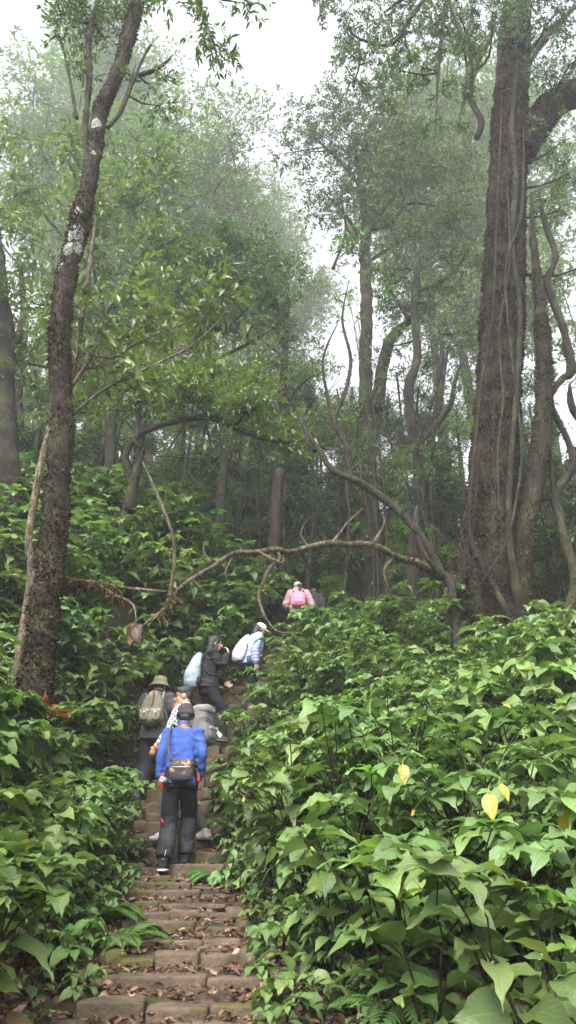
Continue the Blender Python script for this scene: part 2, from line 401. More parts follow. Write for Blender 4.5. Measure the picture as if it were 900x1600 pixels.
# stone steps
m,nt,out=mat('weathered_stone')
n1=noise(nt,5,6,.7); n2=noise(nt,40,5,.7)
c=mixc(nt,ramp(nt,n1,[(.38,(0,0,0)),(.62,(1,1,1))]),(.066,.044,.029),(.15,.108,.072))
c=mixc(nt,math_(nt,'MULTIPLY',n2,.55),c,(.035,.026,.019))
oi=N(nt,'ShaderNodeNewGeometry'); c=mixc(nt,math_(nt,'MULTIPLY',oi.outputs['Random Per Island'],.45),c,(.055,.045,.033))
c=mixc(nt,ramp(nt,noise(nt,2.1,5,.7),[(.53,(0,0,0)),(.62,(1,1,1))]),c,mixc(nt,n2,(.035,.035,.010),(.085,.078,.022)))
p=N(nt,'ShaderNodeBsdfPrincipled',i_Roughness=.9); p.inputs['Specular IOR Level'].default_value=.25
nt.links.new(c,p.inputs['Base Color']); b=N(nt,'ShaderNodeBump',i_Strength=.8,i_Distance=.012)
nt.links.new(math_(nt,'ADD',n2,n1),b.inputs['Height']); nt.links.new(b.outputs[0],p.inputs['Normal']); nt.links.new(p.outputs[0],out.inputs[0])
M['stone']=m
def rbox(c,h,n=5.,R3=None,k=5,nz=0,fr=8,seed=0):
    """rounded box as V,Q"""
    lin=np.linspace(-1,1,k+1); V=[];Q=[];b=0
    for ax in range(3):
        for s in (-1,1):
            u,v=np.meshgrid(lin,lin,indexing='ij'); w=np.full_like(u,s)
            pt=[None]*3; pt[ax]=w; pt[(ax+1)%3]=u; pt[(ax+2)%3]=v
            pt=np.stack(pt,-1).reshape(-1,3)
            V.append(pt); i=np.arange(k)[:,None]*(k+1); j=np.arange(k)[None]
            q=np.stack([i+j,i+k+1+j,i+k+1+j+1,i+j+1],-1).reshape(-1,4)
            if s<0: q=q[:,::-1]
            Q.append(q+b); b+=(k+1)**2
    V=np.concatenate(V);Q=np.concatenate(Q)
    # weld
    key=np.round(V*1000).astype(int); _,idx,inv=np.unique(key,axis=0,return_index=True,return_inverse=True)
    V=V[idx];Q=inv.ravel()[Q]
    V=V/((np.abs(V)**n).sum(1,keepdims=True))**(1/n)
    V=V*np.array(h)
    if nz: V=V+nrm(V)*(nz*fbm(V*fr+np.array(c)*3.3,seed,3))[:,None]
    if R3 is not None: V=V@np.array(R3).T
    return V+np.array(c),Q
stairs=empty('stone_stairway',(float(pcx(4)),4.0,float(pz(4))))
tag(stairs,'worn mossy stone stairway climbing through the forest','stairway')
S0=np.array(stairs.location)
for k,(y,z) in enumerate(zip(SY,SZ)):
    mb=MB(); cx=float(pcx(y)); dx=float(pcx(y+.3)-pcx(y-.3))/.6
    wid=(.92 if k<3 else (.80 if y<9 else .74))*random.uniform(.9,1.08)
    if k==1: wid=1.0
    zb=(SZ[k-1] if k else z-.1)-.14
    nst=random.choice([2,2,3]); cuts=sorted([random.uniform(-.3,.3) for _ in range(nst-1)]) 
    if nst==3: cuts=[-.17+random.uniform(-.06,.06),.17+random.uniform(-.06,.06)]
    ed=[-.5]+cuts+[.5]
    for a,bb in zip(ed[:-1],ed[1:]):
        w=(bb-a)*wid*(1.0 if y<9 else .98)
        if w<.06: continue
        zt=z+random.uniform(-.022,.018); yo=random.uniform(-.05,.05)
        ang=math.atan(-dx*.6)+random.uniform(-.06,.06)
        Rz=Matrix.Rotation(ang,3,'Z'); mid=(a+bb)/2*wid
        dp=random.uniform(.085,.12)
        c=np.array([cx+mid*math.cos(ang), y+dp+yo+mid*math.sin(ang),(zt+zb)/2])-S0
        V,Q=rbox(c,(w/2-.003,dp,(zt-zb)/2),n=22,R3=Rz,k=14,nz=.017,fr=13,seed=k*7+int(a*10))
        mb.add(V,Q)
    # side rubble
    for s in (-1,1):
        if random.random()<.6:
            V,Q=rbox(np.array([cx+s*(wid/2+.07),y+.1,z-.05])-S0,(.09,.11,.08),n=4,R3=Matrix.Rotation(random.random(),3,'Z'),k=5,nz=.03,fr=9,seed=k+s)
            mb.add(V,Q)
    mb.build('step',M['stone'],stairs)
# flat slab on which the woman in black stands
# ---------------------------------------------------------------- shrubs
def stem_curve(rg,ang,spread,h):
    t=np.linspace(0,1,7); d=np.array([math.cos(ang),math.sin(ang),0])
    wob=rg.normal(0,.03,(7,3))*t[:,None]
    return d[None]*spread*(t**1.4)[:,None]+np.array([0,0,1])*(h*(1.25*t-.28*t*t))[:,None]+wob
BT=[tmpl_broad(.9,s,.24+.08*s) for s in range(4)]
def whorl(rg,mb,c,n,L,tilt=.15,up=None,tms=BT,wl=.63):
    up=np.array([0,0,1.]) if up is None else nrm(up+np.array([0,0,.8]))
    a0=rg.random()*6.28; u=nrm(np.cross(up,[.2,.9,.1])); v=np.cross(up,u)
    for k in range(n):
        a=a0+k*2.399+rg.normal(0,.2); f=1-.55*k/n if k>n*.4 else 1.
        d=u*math.cos(a)+v*math.sin(a)+up*(tilt+rg.normal(0,.22)+(.5*(k/n)))
        l=L*f*rg.uniform(.7,1.2)
        s=c+nrm(d)*.25*l*.35
        leaves(mb,[s],[d],[up+rg.normal(0,.28,3)],l,l*rg.uniform(wl*.9,wl*1.15),tms[rg.integers(len(tms))])
def make_shrub(seed,nst=6,h=.85,sp=.45,L=.15,lm='broad',tms=BT,young=None,nodes=4,dr=1.0):
    rg=np.random.default_rng(seed); f=MB(); s=MB(); y=MB()
    for k in range(nst):
        a=6.283*k/nst+rg.normal(0,.4); hh=h*rg.uniform(.65,1.1); ss=sp*rg.uniform(.3,1.2)
        c=stem_curve(rg,a,ss,hh); tube(s,c,np.linspace(.008,.003,7),5,.08)
        for q in range(nodes):
            t=.35+.6*q/nodes; p=c[int(t*6)]; ar=a+q*1.57+rg.normal(0,.3)
            for sg in (0,math.pi):
                if rg.random()<.15: continue
                d=np.array([math.cos(ar+sg),math.sin(ar+sg),.25+rg.normal(0,.2)])
                pet=p+nrm(d)*.05; l=L*rg.uniform(.75,1.25)
                leaves(f,[pet],[d+np.array([0,0,-.1-.5*dr])],[np.array([0,0,1])+rg.normal(0,.3,3)],l,l*rg.uniform(.56,.70),tms[rg.integers(len(tms))])
        tgt=y if (young and rg.random()<young) else f
        whorl(rg,tgt,c[-1],rg.integers(6,9),L*(.95 if tgt is f else .8),.12-.32*dr,c[-1]-c[-2],tms)
        for q in range(2):   # side shoots
            p=c[3+q]; ar=a+rg.normal(0,1.2); e=p+np.array([math.cos(ar)*.22,math.sin(ar)*.22,.16+.1*rg.random()])*(h/.85)
            tubes3(s,[p],[e],.005,.003); whorl(rg,f,e,rg.integers(5,7),L*.85,.12-.36*dr,e-p,tms)
    return f,s,y
def shrub_proto(name,label,cat,group,seed,lm='broad',**k):
    f,s,y=make_shrub(seed,lm=lm,**k); o=empty(name); tag(o,label,cat,group)
    f.build('foliage',M[lm],o); s.build('stem',M['stem'],o)
    if y.n: y.build('young_foliage',M['broad_young'],o)
    return o
def copy_tree(o,parent=None):
    c=o.copy(); COL.objects.link(c); c.parent=parent
    for ch in [q for q in CH.get(o.name,[])]: copy_tree(ch,c)
    return c
CH={}
def reg(o):
    CH[o.name]=list(o.children); 
    for c in o.children: reg(c)
def cam_visible(x,y,z,m=60):
    yy=y*CT+z*ST; zz=-y*ST+z*CT
    if yy<.5: return False
    px=450+F*x/yy; py=800-F*zz/yy
    return -m<px<900+m and -m<py<1600+m
def proj(p):
    yy=p[1]*CT+p[2]*ST; zz=-p[1]*ST+p[2]*CT
    return 450+F*p[0]/yy, 800-F*zz/yy
def clear(x,y,z):
    """false where a shrub would stand between the camera and the hikers on the stairs"""
    px,py=proj((x,y,z+.45)); return not(150<px<345 and 1010<py<1420 and y<10.6)
def poisson(xr,yr,cond,spacing,seed,tries=6000,rad=None):
    rg=np.random.default_rng(seed); pts=[]
    X=rg.uniform(*xr,tries);Y=rg.uniform(*yr,tries); ZG=G(X,Y)
    for x,y,zg in zip(X,Y,ZG):
        if not cond(x,y,zg): continue
        sp=spacing(y) if callable(spacing) else spacing
        if all((x-a)**2+(y-b)**2>sp*sp for a,b in pts): pts.append((x,y))
    return pts
def scatter(protos,pts,smin,smax,seed,extra=None,near=None):
    rg=np.random.default_rng(seed); outl=[]
    first={id(p):True for p in protos}
    zs=G(np.array([p[0] for p in pts]),np.array([p[1] for p in pts])) if pts else []
    for (x,y),z in zip(pts,zs):
        pr=protos[rg.integers(len(protos))]
        if first[id(pr)]: reg(pr); o=pr; first[id(pr)]=False
        else: o=copy_tree(pr)
        o.location=(x,y,z-.04); o.rotation_euler=(rg.normal(0,.08),rg.normal(0,.08),rg.uniform(0,6.28)); o.scale=(rg.uniform(smin,smax)*(near(y) if near else 1),)*3
        if extra: extra(o,x,y,rg)
        outl.append(o)
    for pr in protos:
        if first[id(pr)]:
            for c in list(pr.children): bpy.data.objects.remove(c)
            bpy.data.objects.remove(pr)
    return outl
def u_(x,y): return x-float(pcx(y))
# right bank
gr='broad-leaved shrubs crowding the bank right of the stairway'
pr=[shrub_proto('broadleaf_shrub','broad-leaved green shrub in the thicket right of the stairway','shrub',gr,100+k,lm='broad',nst=5+k%3,h=.70+.08*k,sp=.46,L=[.165,.19,.20,.22,.24,.18][k],young=.22,nodes=4,dr=[1,.2,.8,0,1,.4][k]) for k in range(6)]
condR=lambda x,y,zg: clear(x,y,zg) and u_(x,y)>(.92 if y<9.3 else .8 if y<10.7 else .74)+.1*math.sin(y*3) and cam_visible(x,y,zg+.4,200) and math.hypot(x-3.2,y-12)>.75
ptsR=poisson((-.6,7),(2.3,12.6),condR,lambda y:float(np.interp(y,[3,5,8,12],[.50,.47,.50,.54])),5,9000)
ptsR+=[(float(P(px,py,d)[0]),d) for px,py,d in ((470,1035,12.3),(495,1010,13.2),(520,1000,13.6))]
RS=scatter(pr,ptsR,.70,1.15,6,near=lambda y:float(np.interp(y,[3,6,8],[1.12,1.05,1.0])))
print('right shrubs',len(RS))
# left bank
gl='broad-leaved shrubs on the bank left of the stairway'
pl=[shrub_proto('broadleaf_shrub','broad-leaved green shrub on the slope left of the stairway','shrub',gl,200+k,lm='broad',nst=6,h=.62+.06*k,sp=.42,L=[.17,.20,.22,.19][k],dr=[.2,.9,.4,0][k],young=.12) for k in range(4)]
condL=lambda x,y,zg: clear(x,y,zg) and u_(x,y)<-.85 and cam_visible(x,y,zg+.4,200) and math.hypot(x+2.33,y-7)>.33
ptsL=poisson((-6,0),(2.3,9.8),condL,.40,15,9000)
LS=scatter(pl,ptsL,.7,1.1,16); print('left shrubs',len(LS))
nl=[shrub_proto('narrow_leaved_shrub','narrow-leaved dark shrub growing among the broad-leaved ones right of the stairway','shrub','narrow-leaved shrubs among the broad-leaved ones',150+k,lm='broad_dark',nst=6,h=.95,sp=.42,L=.13,nodes=5,tms=[tmpl_six()]) for k in range(2)]
scatter(nl,[(float(P(px,py,d)[0]),d) for px,py,d in ((480,1230,7.0),(560,1120,8.2),(700,1150,6.2),(430,1330,6.4),(640,1080,8.6),(860,1100,6.8),(520,1440,4.6),(780,1380,4.4),(600,1270,5.6),(400,1230,8.6),(880,1420,4.0),(680,1330,4.8))],.8,1.2,151)
# mound
gm='leafy shrubs covering the mound behind the hikers'
pm=[shrub_proto('leafy_shrub','leafy shrub on the steep green mound left of the hikers','shrub',gm,300+k,lm='broad_dark' if k<1 else 'broad',nst=9,h=1.0,sp=.6,L=.23,dr=[.3,0,.8,.2,.5][k],young=.25 if k>0 else 0,nodes=4) for k in range(5)]
condM=lambda x,y,zg: clear(x,y,zg) and u_(x,y)<-.8 and cam_visible(x,y,zg+.6,100)
ptsM=poisson((-9,0),(9.3,16.5),condM,.45,25,12000)
MS=scatter(pm,ptsM,.75,1.2,26); print('mound shrubs',len(MS))
# behind
gb='low leafy undergrowth plants up the slope between the trunks'
pb=[shrub_proto('undergrowth_shrub','low leafy plant between the tree trunks up the slope','shrub',gb,400+k,lm='broad_dark' if k<2 else 'broad',nst=7,h=.8,sp=.6,L=.2,nodes=3) for k in range(3)]
condB=lambda x,y,zg: (abs(u_(x,y))>.9 or y>19) and cam_visible(x,y,zg+.4,60) and (u_(x,y)>0 or y>16.5)
ptsB=poisson((-9,11),(12.6,27),condB,lambda y:.5+.035*y,35,9000)
BS=scatter(pb,ptsB,.8,1.4,36); print('back shrubs',len(BS))
# small herbs beside the steps
hb=[shrub_proto('seedling','small green seedling rooted beside the stone steps','plant','small seedlings along the edges of the stone steps',500+k,nst=2+k%2,h=.22,sp=.12,L=.09,nodes=2) for k in range(3)]
condH=lambda x,y,zg: .5<abs(u_(x,y))<.95 and not(u_(x,y)<0 and y<4.3)
ptsH=poisson((-3.5,1.5),(4.0,14.0),condH,.22,45,9000)[:110]
scatter(hb,ptsH,.7,1.5,46)
# ferns
def make_fern(seed,n=11,L=.55,mt='fern'):
    rg=np.random.default_rng(seed); f=MB(); s=MB(); tm=tmpl_simple()
    for k in range(n):
        a=6.283*k/n+rg.normal(0,.3); l=L*rg.uniform(.7,1.1); t=np.linspace(0,1,26)
        d=np.array([math.cos(a),math.sin(a),0]); arch=rg.uniform(.55,.95)
        c=d*(l*t)[:,None]*.85+np.array([0,0,1])*(l*arch*(1.5*t-1.45*t*t))[:,None]
        tube(s,c[::4],np.linspace(.004,.0015,len(c[::4])),3,.2)
        w=.19*l*np.sin(np.clip(t*1.08+.02,0,1)*math.pi)**.7*np.where(t<.15,.6,1)+.01
        tan=nrm(np.gradient(c,axis=0)); side=np.cross(tan,[0,0,1]); side=nrm(side)
        for sg in (-1,1):
            leaves(f,c[3:],(side*sg+tan*.45+np.array([0,0,-.12]))[3:],np.cross(side,tan)[3:]*1.0+rg.normal(0,.08,(23,3)),w[3:]*1.1,.030*l/.55,tm)
    return f,s
fp=[]
for k in range(3):
    f,s=make_fern(600+k); o=empty('fern'); tag(o,'green fern with arching fronds beside the stone steps','fern','ferns beside the stone steps'); f.build('foliage',M['fern'],o); s.build('stem',M['stem'],o); fp.append(o)
fx=[P(355,1185,10.6),P(400,1170,10.9),P(640,1470,4.2),P(165,1400,6.2),P(150,1210,10),P(330,1235,9.6),P(70,1120,8.5),P(180,1450,5.6),P(410,1130,11.4),P(350,1330,8.0),P(700,1500,3.7),P(560,1330,5.2),P(850,1180,5.6),P(460,1240,7.4),P(30,1330,5.5)]
fpts=[(p[0],p[1]) for p in fx]
scatter(fp,fpts,.75,1.15,66)
f,s=make_fern(640,3,.26,'fern_red'); o=empty('dead_fern',P(88,1100,6.75)); tag(o,'rust-red dead fern frond hanging on the mossy leaning trunk','fern'); f.build('foliage',M['fern_red'],o); s.build('stem',M['fern_red'],o); o.rotation_euler=(math.radians(160),0.3,0)
# ground-hugging leaves everywhere on banks (uncountable)
def cover(n,seed,xr,yr,cond,L,mtl,name,label,cat,tms,flat=.35,lift=.03):
    rg=np.random.default_rng(seed); X=rg.uniform(*xr,n);Y=rg.uniform(*yr,n); ok=cond(X,Y); X,Y=X[ok],Y[ok]; Z=G(X,Y)
    mb=MB(); a=rg.uniform(0,6.283,len(X)); k=rg.integers(0,len(tms),len(X))
    d=np.stack([np.cos(a),np.sin(a),rg.normal(0,.25,len(X))],1); nn=np.array([0,0,1])+rg.normal(0,flat,(len(X),3))
    l=rg.uniform(*L,len(X)); pos=np.stack([X,Y,Z+lift*rg.random(len(X))**2+.012],1)
    for q in range(len(tms)):
        s=k==q; leaves(mb,pos[s],d[s],nn[s],l[s],l[s]*rg.uniform(.35,.65,s.sum()),tms[q])
    o=mb.build(name,M[mtl]); tag(o,label,cat,kind='stuff'); return o
def curl(seed):
    V,Q,T,U=tmpl_broad(1.0,seed,.1); V=V.copy(); rg=np.random.default_rng(seed)
    V[:,2]=rg.uniform(.2,1.0)*V[:,0]**2+.25*np.sin(V[:,1]*rg.uniform(2,5)+seed)*.5+rg.normal(0,.02,len(V)); return V,Q,T,U
CT_=[curl(s) for s in range(5)]
inpath=lambda X,Y: np.abs(X-pcx(Y)+.0)<.62+.35*R.random(len(X))
cover(60000,71,(-3,1.5),(3.4,17),lambda X,Y:(np.abs(X-pcx(Y))<1.0)&((((Y[:,None]-SY[None]).clip(0,9)+((Y[:,None]-SY[None])<0)*9).min(1)>.13)|(R.random(len(X))<.2))&((R.random(len(X))<.42)|(np.abs(X-pcx(Y))>.30)),(.02,.075),'dry','fallen_leaves','brown dry leaves littering the stone steps','fallen leaves',CT_,.45,.03)
cover(13000,72,(-5,6),(2.2,14),lambda X,Y:(np.abs(X-pcx(Y))>.75)&((X-pcx(Y))>-1.2),(.05,.13),'dry','leaf_litter','brown leaf litter on the banks under the shrubs','leaf litter',CT_[:2],.6,.05)
gc=lambda X,Y:(np.abs(X-pcx(Y))>.62)&(fbm(np.stack([X*1.3,Y*1.3,X*0],1),5,3)>-.25)
cover(42000,73,(-6,6),(3,17),gc,(.05,.13),'broad_dark','ground_cover','small green leaves of the ground cover on the banks','ground cover',[tmpl_six()],.6,.16)
# ---------------------------------------------------------------- trees
SIX=tmpl_six(); SIM=tmpl_simple()
def sprays(mbL,mbT,ends,dirs,L,K,wl,tm,rg,spread=.5,hang=0.0,slen=None):
    """leaves around each twig end: K leaves spaced along the last stretch of the twig"""
    n=len(ends)
    if n==0: return
    slen=slen or L*2.6
    dirs=nrm(dirs)
    A=ends-dirs*slen*.2; B=ends+dirs*slen
    B=B+np.array([0,0,-hang*slen])
    if mbT is not None: tubes3(mbT,A,B,L*.035+.0012,L*.018+.001)
    t=rg.random((n,K))**.7
    pos=A[:,None]+(B-A)[:,None]*t[...,None]
    rd=rg.normal(0,1,(n,K,3)); d=nrm(dirs[:,None]*.8+nrm(rd)*.95+np.array([0,0,-hang]))
    pos=pos+d*L*.12
    nn=np.array([0,0,1.])+rg.normal(0,.45,(n,K,3))
    l=L*rg.uniform(.6,1.25,(n,K)); w=l*wl*rg.uniform(.8,1.2,(n,K))
    leaves(mbL,pos.reshape(-1,3),d.reshape(-1,3),nn.reshape(-1,3),l.ravel(),w.ravel(),tm)
def clump(mbL,mbT,mbW,c,r,skel,skr,n,L,K,wl,tm,rg,flat=.7,hang=0,limbw=1.0):
    # limb from the skeleton to the clump
    n=int(n*DN)
    dd=np.linalg.norm(skel-c,axis=1)+np.maximum(skel[:,2]-c[2],0)*1.5
    k=int(np.argmin(dd)); a=skel[k]; ra=skr[k]
    ln=np.linalg.norm(c-a)
    if ln>.15:
        mid=(a+c)/2+np.array([0,0,-.12*ln])+rg.normal(0,.08,3)*ln
        r0=min(ra*.7,.012+.022*ln*limbw); tube(mbW,[a,mid,c],[r0,r0*.7,r0*.35],6,.25,.2,5)
    # sub-branches
    ns=max(3,int(n/7)); u=nrm(rg.normal(0,1,(ns,3))); u[:,2]=np.abs(u[:,2])*.8-.15
    S=c+u*r*np.array([1,1,flat])*rg.uniform(.35,.8,(ns,1))
    tubes3(mbW,np.repeat(c[None],ns,0),S,max(.006,.010*r),.004)
    pick=rg.integers(0,ns,n); v=nrm(rg.normal(0,1,(n,3)))
    E=S[pick]+v*r*np.array([1,1,flat])*rg.uniform(.15,.5,(n,1))
    tubes3(mbW,S[pick],E,.0045,.002)
    D=E-c+rg.normal(0,.3,(n,3))*r
    sprays(mbL,mbT,E,D,L,K,wl,tm,rg,hang=hang)
def pix(st,d0):
    out=[];ws=[]
    for q in st:
        p=P(q[0],q[1],q[3] if len(q)>3 else d0); out.append(p); ws.append(max(.004,wpx(q[2],p)/2))
    return np.array(out),np.array(ws)
def moss_flakes(p,r,n,seed,L=.03,mt='mossdark',hang=.3,side=1.0,wl=.5):
    """small shaggy flakes standing off the bark along a stem"""
    rg=np.random.default_rng(seed); f=MB(); seg=np.cumsum(np.r_[0,np.linalg.norm(np.diff(p,axis=0),axis=1)*(r[:-1]+.01)]); s=rg.random(n)*seg[-1]
    k=np.clip(np.searchsorted(seg,s)-1,0,len(p)-2); fr=((s-seg[k])/np.maximum(seg[k+1]-seg[k],1e-6))[:,None]
    c=p[k]*(1-fr)+p[k+1]*fr; rr=(r[k]*(1-fr[:,0])+r[k+1]*fr[:,0])[:,None]
    t=nrm(p[k+1]-p[k]); a=rg.uniform(0,6.283,n)[:,None]; u=nrm(np.cross(t,[.1,1,.2])); v=np.cross(t,u)
    o=u*np.cos(a)+v*np.sin(a)
    d=o*.6*side+rg.normal(0,.5,(n,3))+np.array([0,0,-hang])
    l=L*rg.uniform(.4,1.5,n)
    leaves(f,c+o*rr*1.03,d,o+rg.normal(0,.5,(n,3)),l,l*wl,SIM); return f
def moss_on(mb,n,seed,L=.03,hang=.3,wl=.5,nv=None):
    rg=np.random.default_rng(seed); V=np.concatenate(mb.V); Q=np.concatenate(mb.Q); f=MB()
    A=V[Q[:,0]];B=V[Q[:,1]];C=V[Q[:,2]];D=V[Q[:,3]]; nn=np.cross(C-A,D-B); ar=np.linalg.norm(nn,axis=1)+1e-9; k=rg.choice(len(Q),n,p=ar/ar.sum())
    u=rg.random((n,1));v=rg.random((n,1)); c=(A[k]*(1-u)+B[k]*u)*(1-v)+(D[k]*(1-u)+C[k]*u)*v; o=nrm(nn[k])
    l=L*rg.uniform(.35,1.5,n)*(.6+.8*np.clip(vnoise(c*3.1,seed)+.5,0,1)); d=o*.7+rg.normal(0,.55,(n,3))+np.array([0,0,-hang])
    rw=np.linalg.norm(B-A,axis=1)[k]*2.6; l=l*np.clip(rw/.08,.22,1)
    leaves(f,c-o*.003,d,o+rg.normal(0,.6,(n,3)),l,l*wl,SIM); return f
def tree(name,label,stems,clumps=(),lm='tree_dark',bark='bark_dark',d=15,L=.12,K=12,wl=.4,tm=SIM,group=None,seed=0,flat=.7,hang=0,
         amp=.25,flakes=0,ns=9,flute=None,cat='tree',limbw=1.0,flL=.03,ground=True,step=.18,bark_obj=None):
    rg=np.random.default_rng(seed); mw=MB(); ml=MB(); ml2=MB(); sk=[];sr=[]; root=None; flk=[]
    for i,st in enumerate(stems):
        p,w=pix(st,d)
        if name!='broken_tree': w[-1]*=.3
        if i==0:
            z=g1(p[0][0],p[0][1])
            if ground and z<p[0][2]+.3: p=np.concatenate([[[p[0][0],p[0][1],z-.25]],p]); w=np.r_[w[0]*1.15,w]
            root=np.array([p[0][0],p[0][1],z if ground else p[0][2]])
        pp,rr=tube(mw,p-root,w,ns if i==0 else max(6,ns-3),step,amp,5,seed+i,flute if i==0 else None)
        sk.append(pp);sr.append(rr)
    st_=MB(); st_.V=list(mw.V); st_.Q=list(mw.Q)
    S=np.concatenate(sk); Sr=np.concatenate(sr)
    for q in clumps:
        px,py,dd,rp,n=q[:5]; c=P(px,py,dd); r=wpx(rp,c)
        clump(ml,None,mw,c-root,r,S,Sr,n,L,K,wl,tm,rg,flat,hang,limbw)
    o=empty(name,root); tag(o,label,cat,group)
    mbase=st_
    b=mw.build('trunk' if cat=='tree' else 'stem',bark_obj or M[bark],o)
    if ml.n: ml.build('crown' if cat=='tree' else 'foliage',M[lm],o)
    if flakes:
        a=moss_on(mbase,flakes,seed+50,flL)
        tag(a.build('bark_moss',M['mossdark'],o),kind='stuff')
    return o,sk,sr,root
import time; _t0=time.time()
# T1 left leaning tree
t1pts=[(38, 1185, 63.6), (52, 1090, 50.0), (64, 1000, 45.4), (78, 880, 39.4), (90, 780, 36.3), (96, 650, 31.8), (94, 540, 31.0), (100, 450, 28.7), (118, 380, 25.7), (138, 290, 25.7), (150, 215, 23.5), (162, 160, 21.2), (185, 110, 20.5), (203, 50, 19.7), (218, -10, 19.7), (232, -60, 18.1)]
base=P(45,1178,7.0)
def lsp(px,py,r):
    p=P(px,py,7.0); q=p-_r1; return (q[0],q[1]-.12,q[2],r)
_r1=np.array([P(38,1185,7)[0],7.0,g1(P(38,1185,7)[0],7.0)])
lb=bark_mat('bark_brown_lichen',(.028,.020,.015),(.066,.047,.034),mossamt=.5,lspots=[lsp(*a) for a in [(120,372,.17),(122,395,.12),(108,400,.10),(152,202,.10),(150,248,.06),(126,340,.08),(98,425,.06)]])
T1,sk,sr,_=tree('leaning_tree','tall leaning mossy tree with white lichen patches on its bark, left of the stairway',
 [t1pts,[(138,300,8),(134,200,10),(140,120,9),(139,60,9),(152,5,8),(165,-40,7)],
  [(168,200,7),(190,172,6),(215,110,5),(232,75,4),(238,70,2)],[(216,118,7),(240,110,6),(258,98,5),(272,84,3)],
  [(120,185,5),(100,80,5),(82,48,4)],[(188,172,5),(200,140,4),(212,100,3)]],
 [(150,20,7.2,50,26),(110,30,7,40,18),(165,60,7.3,38,16),(120,120,7.0,22,7),(180,10,7,34,12),(232,130,7.1,22,8),(245,165,7.2,18,5),(100,60,7,30,8)],
 lm='tree_dark',d=7.0,L=.095,K=9,wl=.33,tm=SIX,seed=1,amp=.38,flakes=26000,ns=24,bark_obj=lb,flL=.032,step=.07)
# thin creeper stem twisted round T1 and the pale sapling behind it
tree('pale_sapling','thin pale brown sapling trunk rising behind the leaning lichen tree',
 [[(48,905,13),(44,850,12),(56,770,12),(70,700,11),(90,650,10),(108,600,11),(120,540,10),(138,430,9),(150,340,7)],[(108,610,7),(135,570,8),(150,540,6),(158,520,4)],[(120,545,5),(175,560,5),(215,535,4),(300,500,3)],
  [(112,650,6),(160,610,6),(230,575,5),(300,540,4),(350,492,3)]],
 [(150,560,7.9,60,10),(230,520,8.0,55,12),(320,495,8.2,40,11),(350,470,8.3,30,9),(120,500,7.8,45,8),(210,610,8,40,7)],lm='tree_big',bark='bark_pale',d=7.8,L=.19,K=6,wl=.36,tm=SIX,seed=2,hang=.35,amp=.12)
# big-leaved understory trees behind it
tree('broadleaf_tree','big-leaved understory tree filling the upper left behind the leaning trunk',
 [[(172,800,20),(172,700,18),(172,600,16),(160,500,14),(150,420,11),(142,330,9),(130,270,6)],[(160,500,7),(200,440,7),(250,390,5),(280,370,3)],[(150,420,6),(90,360,6),(50,310,4)],[(165,520,6),(110,470,6),(60,430,4)]],
 [(60,220,13.5,46,10),(40,290,13.4,55,16),(95,260,13.6,55,18),(170,230,13.8,50,18),(225,240,13.8,42,14),(240,300,13.7,48,16),(190,330,13.7,55,18),(120,350,13.5,60,18),(50,380,13.4,60,16),
  (30,460,13.4,60,14),(180,430,13.6,60,20),(250,400,13.7,50,16),(160,500,13.6,60,14),(230,480,13.6,60,18),(290,450,13.7,45,12),(90,540,13.4,55,12),(300,390,13.8,40,10),(20,560,13.4,55,10),(250,560,13.7,50,10),(60,640,13.4,50,7)],
 lm='tree_big',bark='bark_dark',d=13.6,L=.24,K=7,wl=.38,tm=SIX,seed=3,hang=.3)
# left edge dark trunk
tree('dark_tree','thick dark trunk standing at the left edge of the wood',
 [[(8,790,54),(6,700,46),(2,600,42),(0,520,44),(-12,400,36),(-20,250,30)],[(2,560,18),(28,530,14),(30,500,10)]],
 [(10,560,11.5,60,24),(-10,480,11,70,26),(40,600,11.2,40,12)],d=11,seed=4,bark='bark_dark',flakes=2500,L=.1,amp=.3,ns=14)
tree('dark_tree','dark slanting trunk half hidden behind the thick trunk at the left edge',
 [[(40,760,18),(30,680,17),(28,600,16),(38,500,14),(30,400,12)]],[(60,430,16,50,14),(20,350,16,60,20)],d=16,seed=5,bark='bark_dark',L=.12)
# umbrella tree with arching limb
tree('umbrella_tree','low tree with an arching dark limb and a flat bright green crown over the mound',
 [[(196, 800, 15.0), (206, 760, 12.0), (196, 715, 11.2), (210, 685, 10.5), (240, 668, 10.5), (290, 655, 9.0), (330, 652, 10.5), (365, 668, 9.0), (410, 685, 6.0), (450, 692, 4.5)],
  [(200,800,20),(212,740,16),(225,700,10)],[(222,680,8),(214,640,7),(220,610,5)],[(330,655,7),(300,625,6),(270,610,4)],[(365,668,7),(390,640,6),(420,625,4)],[(290,660,5),(265,700,4),(245,740,3)]],
 [(203, 625, 12, 29, 21), (225, 596, 12, 33, 25), (285, 622, 11.8, 35, 28), (311, 611, 11.7, 39, 33), (380, 638, 11.8, 40, 33), (405, 635, 12, 39, 28), (449, 675, 12.2, 24, 20), (339, 589, 12.3, 30, 21), (306, 597, 12.4, 29, 17), (236, 624, 12, 30, 14), (402, 678, 12, 26, 12), (157, 637, 12, 28, 10), (443, 696, 12, 19, 8), (239, 577, 12, 26, 11), (215, 570, 12.3, 30, 14), (300, 560, 12.6, 32, 14), (395, 590, 12.4, 26, 12), (340, 700, 11.9, 18, 5), (455, 700, 12, 18, 6)],
 lm='tree_bright',bark='bark_dark',d=12,L=.14,K=7,wl=.36,seed=6,flat=.8,flakes=1500)
